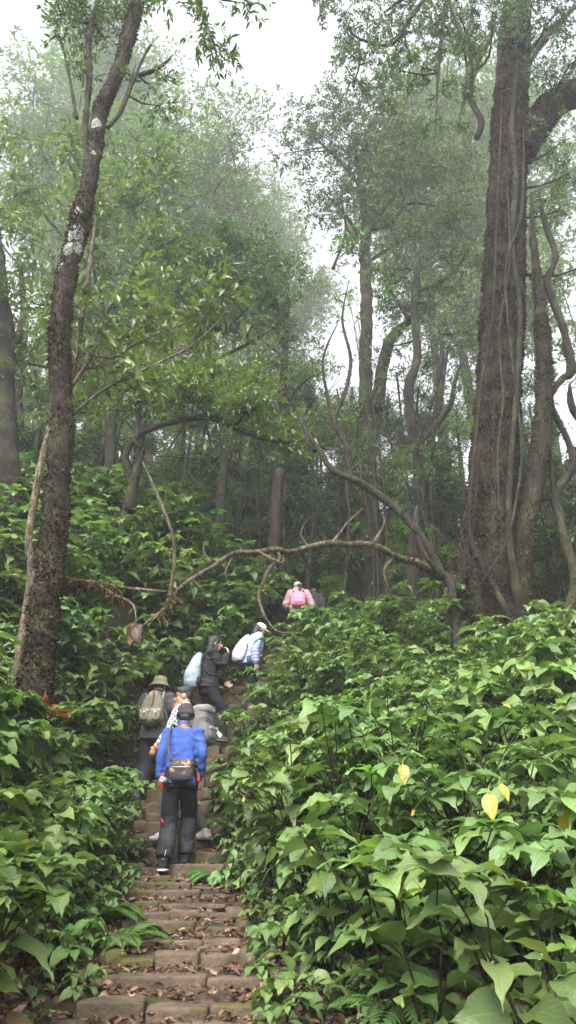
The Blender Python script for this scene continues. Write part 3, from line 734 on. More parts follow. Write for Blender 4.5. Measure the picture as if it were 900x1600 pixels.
tree('dense_tree','tree with a dense rounded dark green crown above the arching limb',
 [[(345,790,16),(352,700,15),(340,600,14),(330,520,14),(345,460,10)],[(335,540,9),(300,500,8),(290,470,5)],[(335,520,9),(390,480,7),(420,440,5)],[(340,560,7),(400,530,6),(445,500,4)]],
 [(300,400,15,38,34),(345,385,15.2,42,44),(390,400,15.2,42,46),(425,420,15,36,34),(330,430,14.8,44,44),(375,440,14.7,46,44),(410,465,14.7,42,36),(300,455,14.8,38,28),(345,480,14.6,44,30),(440,480,14.8,30,20),(280,430,15,30,18),(380,505,14.7,38,20),(300,500,14.7,36,16),(430,520,15,30,12)],
 lm='tree_dark',bark='bark_dark',d=15,L=.13,K=11,wl=.38,seed=7,flat=.6)
tree('slender_tree','slender straight dark trunk rising just left of the broken stump',
 [[(450,880,15),(446,800,13),(444,700,12),(443,600,12),(447,500,10),(452,400,8)],[(444,640,6),(470,600,5),(500,585,4)],[(446,560,5),(420,540,4),(395,520,3)]],
 [(460,430,19,40,16),(430,560,18,36,8),(480,580,18,34,8)],lm='tree_far',d=18,L=.13,seed=8)
tree('broken_tree','broken reddish-brown trunk stump behind the arching bare branch',
 [[(424,935,22),(427,880,20),(431,800,19),(435,750,17),(437,733,12)]],(),bark='bark_red',d=15.5,seed=9,flakes=900)
tree('burnt_tree','dark hollow stump with split trunks near the centre of the wood',
 [[(468,890,22),(462,820,26),(458,760,22),(455,720,8)],[(476,860,14),(478,790,12),(477,730,9),(484,650,8),(488,560,7)]],[(486,560,20,50,14)],bark='bark_dark',d=19,seed=10,flakes=700)
# centre-right tall tree
tree('tall_tree','tall tree with a spreading misty crown in the centre of the wood',
 [[(585,940,32),(580,860,28),(577,760,26),(573,650,24),(571,560,20),(573,470,19),(570,400,17),(572,350,14),(562,280,9),(555,220,6)],
  [(590,640,20),(600,560,18),(618,520,16),(650,495,13)],[(572,365,10),(600,325,9),(625,300,7),(650,285,4)],[(572,360,8),(610,350,6),(640,318,5),(690,325,4)],[(570,380,7),(535,330,6),(505,300,4)],[(570,300,6),(520,240,5),(480,210,3)],[(575,410,6),(620,380,5),(660,360,3)],[(520,420,5),(540,360,4),(530,300,3)]],
 [(470,170,17.2,28,16),(500,190,17,40,26),(545,160,17,44,30),(590,170,17,44,34),(635,190,17,42,30),(670,220,17,36,22),(480,235,17,36,20),(530,230,16.8,44,32),(580,225,16.8,46,36),(630,245,16.8,44,30),(520,290,16.8,44,28),(575,285,16.7,44,26),(625,300,16.8,44,24),(540,345,16.8,40,22),(500,340,17,34,14),(610,360,16.8,40,20),(650,345,17,36,16),(560,400,16.8,34,14),(660,280,17,36,18),(445,240,17.2,22,8),(600,215,16.9,50,40),(550,190,16.9,50,36),(640,270,16.9,50,36),(585,330,16.9,50,32),(530,320,17,40,20),(600,140,17,30,18),(680,330,17,40,20),(690,270,17,36,18),(560,250,17,50,34)],
 lm='tree_dark',bark='bark_dark',d=17,L=.125,K=12,wl=.36,seed=11,flakes=2500,ns=14,amp=.3)
tree('forked_tree','dark forked tree between the tall misty tree and the giant mossy trunk',
 [[(642,905,22),(650,820,19),(655,740,17),(640,640,16),(640,600,15),(652,560,13),(648,500,12),(650,450,14),(655,400,10)],[(650,455,9),(690,440,7),(720,410,5),(745,370,4)],[(648,700,7),(700,640,9),(712,590,7),(725,560,5)],[(672,640,6),(690,560,8),(685,510,6)],[(640,500,8),(620,470,6),(600,440,4)]],
 [(640,420,15.6,48,30),(690,400,15.5,46,26),(600,430,15.5,42,24),(650,370,15.7,46,26),(700,350,15.6,44,22),(725,420,15.5,36,16),(720,300,15.8,40,18),(670,470,15.5,38,14),(630,480,15.7,44,22),(700,450,15.5,44,22),(600,540,15.9,44,18),(655,560,15.9,40,14),(720,360,15.7,40,20),(690,260,15.8,40,22),(730,240,15.8,40,20),(600,480,15.6,34,12),(730,520,15.5,32,10)],
 lm='tree_dark',bark='bark_dark',d=15.5,L=.10,K=12,wl=.36,seed=12,flakes=1600)
tree('crooked_tree','crooked dark tree whose twin stems split close behind the tall misty tree',
 [[(690,900,18),(684,840,16),(672,780,14),(668,720,13),(680,660,12),(690,600,11),(700,540,9)],[(600,900,12),(598,850,10)],],
 [(700,520,20,50,18),(740,560,20,44,12),(690,620,20,44,10)],d=19,seed=13,L=.13)
# leaning limb rising left from the giant tree's foot
LT,lsk,lsr,_=tree('leaning_limb_tree','crooked bare tree leaning left from the foot of the giant trunk',
 [[(705, 915, 12.5), (690, 898, 13.3), (672, 860, 11.7), (640, 815, 13.3), (600, 780, 12.5), (560, 752, 11.7), (520, 735, 9.4), (500, 705, 8.6), (488, 690, 7.0), (470, 660, 5.5), (460, 630, 4.7)],
  [(548,750,11),(543,700,9),(530,680,8),(522,655,7),(540,610,6),(548,560,5),(535,500,4),(545,440,3)],[(522,660,6),(512,620,5),(505,560,4),(530,500,3)],[(494,705,7),(480,690,6),(474,650,5)],
  [(700,905,9),(660,860,9),(650,810,8),(652,790,6)]],
 [(610,440,10.7,26,3),(550,400,10.7,28,4)],lm='whorl',bark='bark_grey',d=10.7,L=.14,K=7,seed=14,flakes=2600,ns=12,amp=.3)
# the arching bare branch over the stairway
brp=[(709.0, 907.2, 15.2, 11.0), (690.0, 899.6, 12.6, 10.9), (658.0, 881.8, 11.8, 10.7), (618.5, 869.2, 11.1, 10.4), (581.5, 851.4, 9.7, 10.1), (542.0, 850.8, 10.4, 9.8), (520.0, 848.0, 9.7, 9.6), (488.0, 853.2, 8.3, 9.4), (453.5, 861.6, 8.3, 9.2), (431.5, 858.8, 9.0, 9.0), (397.0, 863.2, 8.3, 8.8), (365.0, 864.4, 7.6, 8.6), (333.0, 884.8, 7.6, 8.4), (298.5, 905.0, 7.0, 8.2), (276.5, 923.2, 7.0, 8.0), (259.0, 949.6, 6.3, 7.9), (240.0, 964.8, 4.8, 7.85), (215.0, 983.2, 3.4, 7.8)]
AB,ask,asr,aroot=tree('arching_branch','long bare mossy branch arching over the stairway from the giant trunk',
 [brp,[(262,945,7,7.9),(272,880,6,7.9),(268,830,5,7.9),(240,760,5,7.9),(222,720,4,7.9)],[(262,925,6,7.9),(230,922,5,7.8),(190,918,6,7.7),(150,910,6,7.5),(110,905,5,7.35),(60,885,4,7.2),(45,875,3,7.1)],
  [(150,912,5,7.5),(180,930,5,7.5),(208,945,4,7.5),(213,975,3,7.5)],[(430,862,6,9),(438,872,6,9),(420,890,6,9),(405,930,6,9),(412,960,5,9),(430,985,4,9.1),(455,990,3,9.1)],[(520,848,5,9.6),(545,815,4,9.6),(568,794,3,9.7)],[(400,860,4,8.8),(440,880,5,8.8),(442,868,4,8.8)],[(580,853,5,10.1),(600,820,4,10.1),(596,800,2,10.1)],[(485,858,4,9.4),(470,835,3,9.4),(478,815,2,9.4)],[(330,880,4,8.4),(318,860,3,8.4),(322,840,2,8.4)],[(620,866,5,10.4),(600,890,4,10.3),(606,915,2,10.3)],[(365,866,3,8.6),(352,895,3,8.5),(358,912,2,8.5)],[(300,905,3,8.2),(320,925,2,8.2)]],
 (),bark='bark_pale',d=9,seed=15,cat='branch',ground=False,flakes=6000,ns=12,amp=.45,step=.08)
# hanging moss on the branch
def beard(stem,root,n,seed,L,sl=(0,1)):
    rg=np.random.default_rng(seed); f=MB(); a,b=int(sl[0]*len(stem)),max(int(sl[1]*len(stem)),2)
    k=rg.integers(a,b-1,n); c=stem[k]+(stem[np.minimum(k+1,len(stem)-1)]-stem[k])*rg.random((n,1))
    c=c+rg.normal(0,.012,(n,3)); l=L*rg.uniform(.2,1.4,n)*(.5+.5*np.abs(np.sin(k*1.7)))
    leaves(f,c,np.array([0,0,-1.])+rg.normal(0,.42,(n,3)),rg.normal(0,1,(n,3)),l,.0045,SIM); return f
f=MB()
for s_,n_,L_,sl in ((ask[2],700,.13,(.35,.8)),(ask[3],260,.12,(0,.6)),(ask[0],900,.06,(.25,.7)),(ask[0],260,.16,(.88,.96))):
    g=beard(s_,aroot,n_,77,L_,sl); f.add(np.concatenate(g.V),None,np.concatenate(g.T),np.concatenate(g.U))
tag(f.build('hanging_moss',M['moss'],AB),kind='stuff')
# two big dead leaves hanging at its tip
f=MB(); tp=P(212,975,7.5)
for dx,a in ((-.02,.2),(.03,2.6)):
    leaves(f,[tp+np.array([dx,0,0])],[[dx*6,.1,-1]],[[math.cos(a)*.5,-1,.2]],.24,.13,curl(3+int(a)))
    leaves(f,[tp+np.array([-dx*.5,0.02,-.01])],[[-dx*4,.1,-1]],[[.6,-1,.2]],.16,.09,curl(5))
o=f.build('withered_leaf',M['dry']); tag(o,'withered brown leaf cluster dangling from the tip of the arching branch','dead leaf')

# giant tree
gseed=3
def flute(t,a):
    w=1+.08*np.sin(3*a+5*t)+.06*np.sin(5*a-9*t+1)+.04*np.sin(9*a+14*t)+.03*np.sin(15*a-11*t)
    fl=np.exp(-t*9.0)
    return w*(1+fl*(.18*np.maximum(np.sin(4*a+.7),0)+.16*np.maximum(np.sin(7*a+2),0)))
gb_=bark_mat('giant_bark',(.030,.018,.012),(.078,.046,.029),moss=(.026,.024,.010),mossamt=.4,scale=1.4,bump=1.0)
GT,gsk,gsr,groot=tree('giant_tree','giant mossy trunk wrapped in vines right of the stairway',
 [[(759, 1010, 103.8), (759, 960, 98.8), (763, 900, 90.4), (766, 830, 75.0), (770, 760, 70.3), (776, 660, 66.4), (783, 560, 64.1), (789, 460, 60.2), (792, 360, 56.3), (797, 250, 51.5), (799, 150, 48.5), (803, 50, 45.3), (805, -60, 42.2)],
  [(815,240,40),(840,195,42),(862,165,42),(900,148,38),(950,160,34)],[(745,215,9),(752,190,10),(735,150,9),(745,100,8),(765,60,8),(775,20,7)],[(800,130,20),(850,60,14),(900,10,10)]],
 [(860,30,11,60,40),(890,100,11,50,26),(830,10,10.8,60,36),(880,220,11.5,50,20),(770,20,10.6,60,34),(720,30,10.4,60,34),(870,330,12,46,14),(900,420,12,46,14),(850,110,11.3,40,14),(890,270,11.6,40,12)],
 d=12,L=.11,K=12,wl=.34,tm=SIX,seed=16,ns=64,amp=.16,flakes=90000,flute=flute,bark_obj=gb_,flL=.045,step=.06,lm='tree_dark')
# vines on it
def vine_on(pts,seed,name='vine',mt='bark_dark',parent=GT,fl=500,amp=.2):
    p,w=pix(pts,12); w[-1]*=.3
    mb=MB(); pp,rr=tube(mb,p-groot,w,8,.1,amp,8,seed); o=mb.build(name,M[mt],parent)
    if fl:
        f=moss_on(mb,fl*4,seed,.035); tag(f.build('bark_moss',M['mossdark'],o),kind='stuff')
vd=11.42
vine_on([(820,1000,20,11.7),(812,940,22,11.55),(800,880,12,11.5),(795,800,10,11.45),(800,700,9,11.45),(808,600,9,11.4),(812,480,8,11.5),(800,380,9,11.5),(806,280,10,11.5),(800,200,9,11.55),(806,100,8,11.6),(806,-20,8,11.6)],31)
vine_on([(806,990,10,11.2),(790,950,10,11.2),(770,915,11,11.25),(752,880,12,11.3),(738,850,9,11.35),(733,800,6,11.4),(742,700,5,11.42),(752,600,4,11.42),(770,480,4,11.45),(778,300,5,11.5),(785,150,5,11.5)],32)
vine_on([(735,930,4,11.2),(760,900,4,11.2),(790,850,4,11.25),(805,790,5,11.3),(815,700,4,11.4),(800,560,5,11.4),(790,420,4,11.42),(815,330,6,11.5),(818,200,6,11.5)],33,fl=0)
vine_on([(758,1000,10,11.1),(748,950,13,11.15),(742,900,12,11.25),(728,860,8,11.4)],34)
vine_on([(780,800,3,11.3),(778,700,3,11.35),(786,620,3,11.4),(780,520,3,11.42),(796,400,4,11.45),(790,240,4,11.5)],35,'vine','bark_grey',fl=0)
vine_on([(700,990,14,11.5),(712,940,16,11.5),(728,880,12,11.5),(740,800,8,11.45),(748,700,5,11.45)],36)
# thick liana standing beside
tree('liana_tree','thick shaggy companion trunk climbing beside the giant trunk',
 [[(806,1000,30),(810,940,30),(815,880,30),(822,820,30),(838,740,29),(846,680,27),(850,600,25),(848,520,22),(842,450,16),(834,380,10),(830,300,8)],[(820,930,16),(800,918,14),(780,912,10)]],
 (),d=11.7,seed=17,bark='bark_brown',flakes=14000,amp=.3,ns=14,step=.1,flL=.04)
tree('liana','snaking dark liana hanging at the far right of the giant trunk',
 [[(898,885,12),(885,850,14),(872,800,15),(868,770,14),(895,730,13),(888,690,10),(868,650,10),(860,620,10),(880,590,10),(893,580,16),(882,520,11),(868,480,12),(855,440,11),(868,400,10),(852,350,9),(842,300,8)],
  [(868,775,10),(850,780,8),(835,785,6)],[(868,790,9),(862,740,8),(858,680,7)]],
 [(890,560,12,30,6),(870,680,12.2,26,5)],d=11.9,seed=18,bark='bark_dark',cat='liana',lm='whorl',flakes=1600,L=.13,K=6,ns=9,ground=False)
tree('twisted_stem_tree','twisted mossy stem sweeping up from the leaves at the right edge',
 [[(852,1000,16),(862,985,15),(880,968,17),(893,945,19),(900,905,18),(884,850,15),(872,800,12)],[(860,985,10),(835,965,10),(815,955,8)]],(),d=10.8,seed=19,bark='bark_brown',flakes=900,cat='liana')
tree('gnarled_tree','gnarled tree with knobbly limbs entering at the right edge',
 [[(940,960,30),(930,850,26),(915,760,24),(905,710,26),(885,705,10)],[(905,720,20),(925,680,16),(895,640,14),(890,600,12)]],[(890,760,13,50,14),(880,840,13,46,12),(910,520,13,50,14)],d=13,seed=20,lm='tree_dark')
# overhanging dark twigs at the top right
ov=tree('overhanging_bough','leafy bough hanging down across the top of the view beside the giant trunk',
 [[(790,-70,20),(740,-60,16),(690,-40,12),(640,-10,8),(600,20,6)],[(740,-60,9),(700,0,7),(690,60,6),(684,130,5),(680,215,3)],[(690,-40,8),(640,30,7),(610,70,5),(560,60,4),(540,40,3)],[(700,0,5),(720,60,5),(730,120,4),(715,200,3)],[(640,-10,6),(580,-10,5),(520,-20,4),(480,0,3)],[(560,60,4),(560,110,3),(540,140,2)]],
 [(600,20,9,36,20),(560,50,9,34,20),(640,50,9,36,22),(680,30,9,36,20),(540,20,9,32,16),(580,95,9,28,15),(625,110,9,28,15),(555,125,9,20,9),(600,145,9,20,9),(660,105,9,28,14),(700,80,9,30,16),(720,130,9,26,12),(500,5,9,22,8),(735,70,9,30,14),(640,0,9,40,20),(700,-10,9,40,20),(672,190,9,12,4),(712,190,9,14,4),(545,90,9,24,9),(680,150,9,18,6)],
 lm='tree_dark',d=9,L=.078,K=15,wl=.34,tm=SIX,seed=21,cat='branch',ground=False,hang=.15)[0]
tree('overhanging_twig','small leafy twig dangling into the bright sky at the top of the view',
 [[(250,-60,8),(300,-30,5),(320,30,3),(335,70,3),(340,95,2)],[(310,-10,3),(350,0,3),(385,5,2)],[(300,-30,3),(270,-10,3),(268,0,2)]],
 [(313,8,5.2,14,4),(322,45,5.2,14,5),(336,82,5.2,12,4),(382,0,5.2,14,4),(268,-2,5.2,12,3),(330,62,5.2,10,3)],d=5.2,L=.085,K=12,wl=.34,tm=SIX,seed=22,cat='branch',ground=False,hang=.3,lm='tree_dark')
# bright whorled sprigs in the middle distance
def sprig(px,py,d,n,seed,label,h=90):
    rg=np.random.default_rng(seed); f=MB(); s=MB(); base=P(px,py,d); z=g1(base[0],d); root=np.array([base[0]+.25,d,z])
    top=base-root; tube(s,[[0,0,-.1],[.1,0,top[2]*.4],[-.06,0,top[2]*.75],list(top)],[.022,.017,.012,.005],6,.2)
    for k in range(n):
        c=top+rg.normal(0,1,3)*np.array([.45,.35,.45])*(0 if k==0 else 1); a=top*np.array([0,0,.78])
        tubes3(s,[a],[c],.007,.004); whorl(rg,f,c,7,.19,.25,None,[SIX],.3)
    o=empty('whorled_sapling',root); tag(o,label,'sapling'); f.build('foliage',M['whorl'],o); s.build('stem',M['stem'],o)
sprig(545,460,13.5,5,1,'bright green whorled sapling in front of the tall misty tree')
sprig(560,500,13.8,4,2,'whorled sapling with glossy leaves, the lower of the pair by the tall misty tree')
sprig(545,655,13.2,4,3,'bright whorled sapling just above the crooked leaning limb')
sprig(640,740,13.0,5,4,'whorled sapling between the forked tree and the giant trunk')
sprig(600,590,14.2,4,5,'pale green whorled sapling in the middle of the wood')
sprig(635,830,12.6,4,6,'low whorled sapling growing above the arching branch near the giant trunk')
sprig(875,440,13.2,4,8,'whorled sapling behind the snaking liana at the right')
sprig(850,860,13.4,4,9,'whorled sapling low down behind the thick companion trunk')
sprig(880,600,13.8,4,10,'whorled sapling half hidden behind the knobbly limbs at the right edge')
# ---- thin trees of the wood behind (copied) ----
def wood_tree(name,label,cat,group,seed,h,lm,bark,cl,L=.14,r=.09,K=11,n=26,lean=.6,low=.35,sub=5,flat=.65,br=1.0):
    rg=np.random.default_rng(seed); mw=MB(); ml=MB()
    k=np.linspace(0,1,7); p=np.stack([np.cumsum(rg.normal(0,.10,7))*lean*h*.12,np.cumsum(rg.normal(0,.10,7))*lean*h*.12,k*h],1); p[0]=[0,0,-.4]
    pp,rr=tube(mw,p,r*(1-.75*k)+.012,8,.3,.25,4,seed)
    sk=[pp];sr=[rr]
    for q in range(sub):
        t=rg.uniform(low,.95); a=pp[int(t*(len(pp)-1))]; an=rg.uniform(0,6.28); ln=h*rg.uniform(.12,.28)
        e=a+np.array([math.cos(an)*ln*br,math.sin(an)*ln*br,ln*rg.uniform(.1,.9)*br]); m1=(a+e)/2+rg.normal(0,.12,3)*ln
        r0=r*(1-.7*t)*.5; x,y=tube(mw,[a,m1,e],[r0,r0*.7,r0*.3],5,.3,.2,4,seed+q); sk.append(x);sr.append(y)
    S=np.concatenate(sk);Sr=np.concatenate(sr)
    for q in range(cl):
        j=rg.integers(int(len(pp)*low),len(S)) ; c=S[min(j,len(S)-1)]
        if c[2]<h*low: continue
        c=c+rg.normal(0,1,3)*np.array([.5,.5,.35])*h*.08*br
        clump(ml,None,mw,c,h*rg.uniform(.055,.105),S,Sr,n,L,K,.36,SIM,rg,flat,.1,.6)
    # dead twigs
    j=rg.integers(int(len(pp)*.1),len(pp),26); A=pp[j]; B=A+rg.normal(0,1,(26,3))*np.array([1,1,.6])*h*.06
    tubes3(mw,A,B,.012,.004)
    o=empty(name); tag(o,label,cat,group); mw.build('trunk',M[bark],o); ml.build('crown',M[lm],o); return o
pix_used=[]
def place_wood(protos,spots,seed,labels=None,hs=1.0):
    rg=np.random.default_rng(seed); reg_first=[True]*len(protos)
    for i,(px,d,s) in enumerate(spots):
        k=i%len(protos)
        if reg_first[k]: reg(protos[k]); o=protos[k]; reg_first[k]=False
        else: o=copy_tree(protos[k])
        x=(px-450)/F*(d*CT+9*ST); z=g1(x,d); x=(px-450)/F*(d*CT+z*ST)
        o.location=(x,d,g1(x,d)-.1); o.rotation_euler=(rg.normal(0,.05),rg.normal(0,.05),rg.uniform(0,6.28)); o.scale=(s*rg.uniform(.9,1.1),)*3
thin=[wood_tree('slender_tree','slender mossy tree in the thin misty wood up the slope','tree','slender trees of the misty wood up the slope',700+k,8.5,['tree_dark','tree_far','tree_dark','tree_bright'][k],['bark_dark','bark_grey','bark_brown','bark_dark'][k],[12,9,14,9][k],L=.12,r=.10,n=[34,28,36,26][k],low=[.3,.35,.25,.35][k]) for k in range(4)]
sp=[(270,19,.9),(300,22,1),(240,24,1.1),(130,21,1),(60,18,.9),(90,26,1.1),(380,20,.85),(410,24,1.1),(330,27,1.2),(500,22,.9),(530,26,1.1),(470,28,1.2),(610,21,.9),(665,23,1),(700,20,.85),(740,24,1.1),(850,18,.9),(880,22,1),(900,17,.9),(860,27,1.2),(20,23,1.2),(200,31,1.3),(160,17,.7),(440,33,1.3),(820,33,1.4),(120,33,1.3),(365,34,1.2),(540,18,.6),(620,17.5,.6),(340,17.5,.6),(490,17.8,.6),(720,16.5,.65),(870,15.5,.7),(290,16.8,.6),(470,19,.9),(505,24,1.1),(555,22,.95),(430,22,1),(640,20,.9),(690,22,1),(725,19,.9),(250,24,1.1),(215,21,1),(355,24,1.1),(395,28,1.2),(575,25,1.1),(100,24,1.1),(30,20,1),(150,27,1.2),(870,23,1.1),(840,24,1.1),(760,27,1.2),(480,31,1.3),(330,30,1.3)]
place_wood(thin,sp,71)
# understory bushes (woody, fine leaved)
us=[wood_tree('understory_bush','fine-leaved woody bush between the trunks up the slope','bush','fine-leaved bushes between the trunks up the slope',720+k,3.2,['tree_dark','tree_far','tree_bright'][k],'bark_dark',16,L=.085,r=.035,n=30,K=12,low=.12,sub=7) for k in range(3)]
sp=[(230,17.5,.9),(310,18.5,1),(390,18,.8),(500,19,1.1),(540,20.5,1),(620,19,1),(665,18,1),(700,16.8,.9),(560,17.8,.8),(480,21,1.1),(720,21,1.1),(870,16,1),(900,14.5,.9),(850,20,1.2),(340,21.5,1.1),(270,23,1.2),(150,20,1.1),(90,17,1),(20,16,1),(420,20,1),(180,24,1.3),(740,18.5,1),(640,16.4,.7),(510,16.8,.7),(460,18.2,.8),(60,22,1.3),(890,19,1.2),]
place_wood(us,sp,72)
# tall misty trees
mist=[wood_tree('misty_tree','tall tree fading into the mist above the wood','tree','tall trees fading into the mist above the wood',740+k,27,'tree_far','bark_grey',34,L=.25,r=.26,n=25,K=10,low=.45,sub=13,lean=.3,flat=.9,br=.5) for k in range(3)]
sp=[(215,27,215),(258,30,160),(165,32,220),(60,36,70),(5,40,20),(338,36,310),(400,52,275),(115,46,120),(470,54,350),(715,40,240),(775,33,110),(850,31,100),(900,36,50),(30,30,260)]
def _ms(px,d,top):
    p=P(px,top,d); return (px,d,max(.3,(p[2]-g1(p[0],d))/27/1.04))
place_wood(mist,[_ms(*q) for q in sp],73)
bare=[wood_tree('bare_sapling','thin bare twiggy sapling among the trunks up the slope','sapling','thin bare saplings among the trunks up the slope',760+k,6.5,'tree_dark','bark_dark',5,L=.09,r=.045,n=8,K=8,low=.2,sub=14,lean=1.3) for k in range(3)]
sp=[(140,15,.9),(215,16,1),(255,15,.8),(325,17,1),(365,16,.8),(400,18,1),(455,17,.9),(492,16,1),(515,18,1.1),(535,16,.9),(552,19,1.1),(610,17,1),(628,15,.8),(662,17,1),(676,15,.9),(695,19,1.2),(712,17,1),(728,14.5,.9),(735,17.5,1.1),(850,15,.9),(865,17,1),(885,14,.8),(893,18,1.1),(475,20,1.2),(425,17,.9),(590,20,1.2),(645,21,1.3),(380,21,1.2),(290,19,1.1),(60,15,1)]
place_wood(bare,sp,74)
print('trees',round(time.time()-_t0,1))
# ---------------------------------------------------------------- people
def fuse(name,pieces,mtl,parent,voxel=.011,sm=3,wr=0,wf=14,seed=0):
    mb=MB()
    for V,Q,T in pieces: mb.add(V,Q,T)
    me=mb.mesh(name,None); tmp=bpy.data.objects.new('tmp',me); COL.objects.link(tmp)
    r=tmp.modifiers.new('r','REMESH'); r.mode='VOXEL'; r.voxel_size=voxel; r.use_smooth_shade=True
    if sm:
        s=tmp.modifiers.new('s','SMOOTH'); s.iterations=sm; s.factor=.5
    dg=bpy.context.evaluated_depsgraph_get(); dg.update()
    m2=bpy.data.meshes.new_from_object(tmp.evaluated_get(dg)); bpy.data.objects.remove(tmp); bpy.data.meshes.remove(me)
    m2.name=name
    if wr:
        n=len(m2.vertices); co=np.empty(n*3,np.float32); no=np.empty(n*3,np.float32)
        m2.vertices.foreach_get('co',co); m2.vertices.foreach_get('normal',no); co=co.reshape(-1,3).astype(float); no=no.reshape(-1,3)
        q=co*np.array([wf*.45,wf*.45,wf*.8])+.6*vnoise(co*5,seed)[:,None]; f=fbm(q,seed,2); f=.6-np.abs(f)*3.0
        co=co+no*(f*wr)[:,None]; m2.vertices.foreach_set('co',co.astype(np.float32).ravel())
    m2.polygons.foreach_set('use_smooth',np.ones(len(m2.polygons),bool))
    m2.update()
    if len(m2.materials): m2.materials.clear()
    m2.materials.append(mtl)
    return link(bpy.data.objects.new(name,m2),parent)
def tb(pts,rad,ns=12,step=.03):
    mb=MB(); tube(mb,pts,rad,ns,step); return (mb.V[0],mb.Q[0],mb.T[0])
def loft(cs,rx,ry,xd,ns=20):
    cs,rr=resample(cs,np.stack([rx,ry],1),.03); rx,ry=rr[:,0],rr[:,1]
    t=nrm(np.gradient(cs,axis=0)); xd=np.asarray(xd,float)
    if xd.ndim==1: xd=np.broadcast_to(xd,cs.shape)
    u=nrm(xd-(xd*t).sum(1,keepdims=True)*t); v=np.cross(t,u)
    a=np.arange(ns)/ns*2*math.pi; e=2/2.6
    ca=np.sign(np.cos(a))*np.abs(np.cos(a))**e; sa=np.sign(np.sin(a))*np.abs(np.sin(a))**e
    V=cs[:,None]+u[:,None]*(rx[:,None]*ca)[...,None]+v[:,None]*(ry[:,None]*sa)[...,None]
    m=len(cs); i=np.arange(m-1)[:,None]*ns; j=np.arange(ns)[None]; k=(j+1)%ns
    Q=np.stack([i+j,i+k,i+ns+k,i+ns+j],-1).reshape(-1,4)
    V=np.concatenate([V.reshape(-1,3),cs[:1],cs[-1:]])
    T=[[m*ns,(x+1)%ns,x] for x in range(ns)]+[[m*ns+1,(m-1)*ns+x,(m-1)*ns+(x+1)%ns] for x in range(ns)]
    return (V,Q,np.array(T))
def ell(c,r,R3=None,k=8,n=2.0):
    V,Q=rbox((0,0,0),r,n=n,k=k); 
    if R3 is not None: V=V@np.asarray(R3).T
    return (V+np.asarray(c),Q,None)
def basis(f,up=(0,0,1)):
    f=nrm(np.array(f,float)); x=nrm(np.cross(f,up)); z=np.cross(x,f); return np.stack([x,f,z],1)  # columns right, fwd, up
def rotx(p,o,a):
    p=np.asarray(p,float)-o; c,s=math.cos(a),math.sin(a); return np.array([p[0],p[1]*c-p[2]*s,p[1]*s+p[2]*c])+o
class Fig: pass
def pose(lean=.08,bow=.1,headdir=(0,1,-.1),lfoot=(-.10,0,0),rfoot=(.10,.1,.0),lk=None,rk=None,pel=(0,0,.93),larm=None,rarm=None,tilt=0):
    """joints of a 1.70 m figure facing +Y, x to its right"""
    J=Fig(); pel=np.array(pel,float); J.pel=pel
    r=lambda p:rotx(p,pel,-lean)
    o=pel-np.array([0,0,.93])
    J.waist=r(o+[0,.0,1.08]); J.chest=r(o+[0,.01,1.27]); J.up=r(o+[0,0,1.39]); J.neck=r(o+[0,.01,1.465])
    hd=nrm(np.array(headdir,float)); J.hd=hd
    J.head=J.neck+rotx(np.array([0,.025,.125]),np.zeros(3),-(lean*.4+bow)); J.ls=r(o+[-.165,0,1.395]); J.rs=r(o+[.165,0,1.395])
    J.lh=pel+np.array([-.09,0,-.03]); J.rh=pel+np.array([.09,0,-.03])
    J.la=np.array(lfoot,float)+[0,0,.085]; J.ra=np.array(rfoot,float)+[0,0,.085]
    def knee(h,a,k):
        if k is not None: return np.array(k,float)
        L1,L2=.43,.42; d=a-h; L=min(np.linalg.norm(d),L1+L2-.004); dn=nrm(d); x=(L1*L1-L2*L2+L*L)/(2*L); hh=math.sqrt(max(L1*L1-x*x,0))
        f=np.array([0,1.,0]); f=nrm(f-dn*np.dot(f,dn)); return h+dn*x+f*hh
    J.lk=knee(J.lh,J.la,lk); J.rk=knee(J.rh,J.ra,rk)
    J.le,J.lw=[np.array(q,float) for q in (larm or ([-.235,-.03,1.12],[-.25,.05,.87]))]
    J.re,J.rw=[np.array(q,float) for q in (rarm or ([.235,-.03,1.12],[.25,.05,.87]))]
    if larm is None: J.le,J.lw=r(o+J.le),r(o+J.lw)
    if rarm is None: J.re,J.rw=r(o+J.re),r(o+J.rw)
    J.lfd=J.rfd=np.array([0,1,0.]); J.lhd=J.rhd=None
    return J
def hand(w,e,side,curl=.5,palm=None,hd=None):
    """palm, four unequal bent fingers and a thumb from the side of the palm"""
    f=nrm(w-e) if hd is None else nrm(np.array(hd,float)); x=np.array([side,0,0.]) ; pn=np.array(palm if palm is not None else [-side,0.2,0],float)
    pn=nrm(pn-f*np.dot(pn,f)); lat=np.cross(f,pn)      # lateral across the knuckles
    if lat[1]<0: lat=-lat
    out=[]; R3=np.stack([lat,f,pn],1)
    out.append(ell(w+f*.045,(.040,.052,.017),R3,6,2.6))
    for i,(o,l) in enumerate(((.030,.070),(.010,.078),(-.010,.073),(-.029,.058))):
        b=w+f*.075+lat*o; d1=nrm(f+pn*curl*.5); d2=nrm(f+pn*curl*1.8); d3=nrm(f*.6+pn*curl*2.6)
        out.append(tb([b-f*.02,b+d1*l*.42,b+d1*l*.42+d2*l*.33,b+d1*l*.42+d2*l*.33+d3*l*.27],[.0095,.009,.0085,.0072],8,.02))
    b=w+f*.02+lat*.032; d=nrm(f*.7+lat*.8+pn*.35); out.append(tb([b-d*.01,b+d*.032,b+d*.032+nrm(f+pn*.5+lat*.2)*.032],[.012,.0105,.0085],8,.02))
    return out
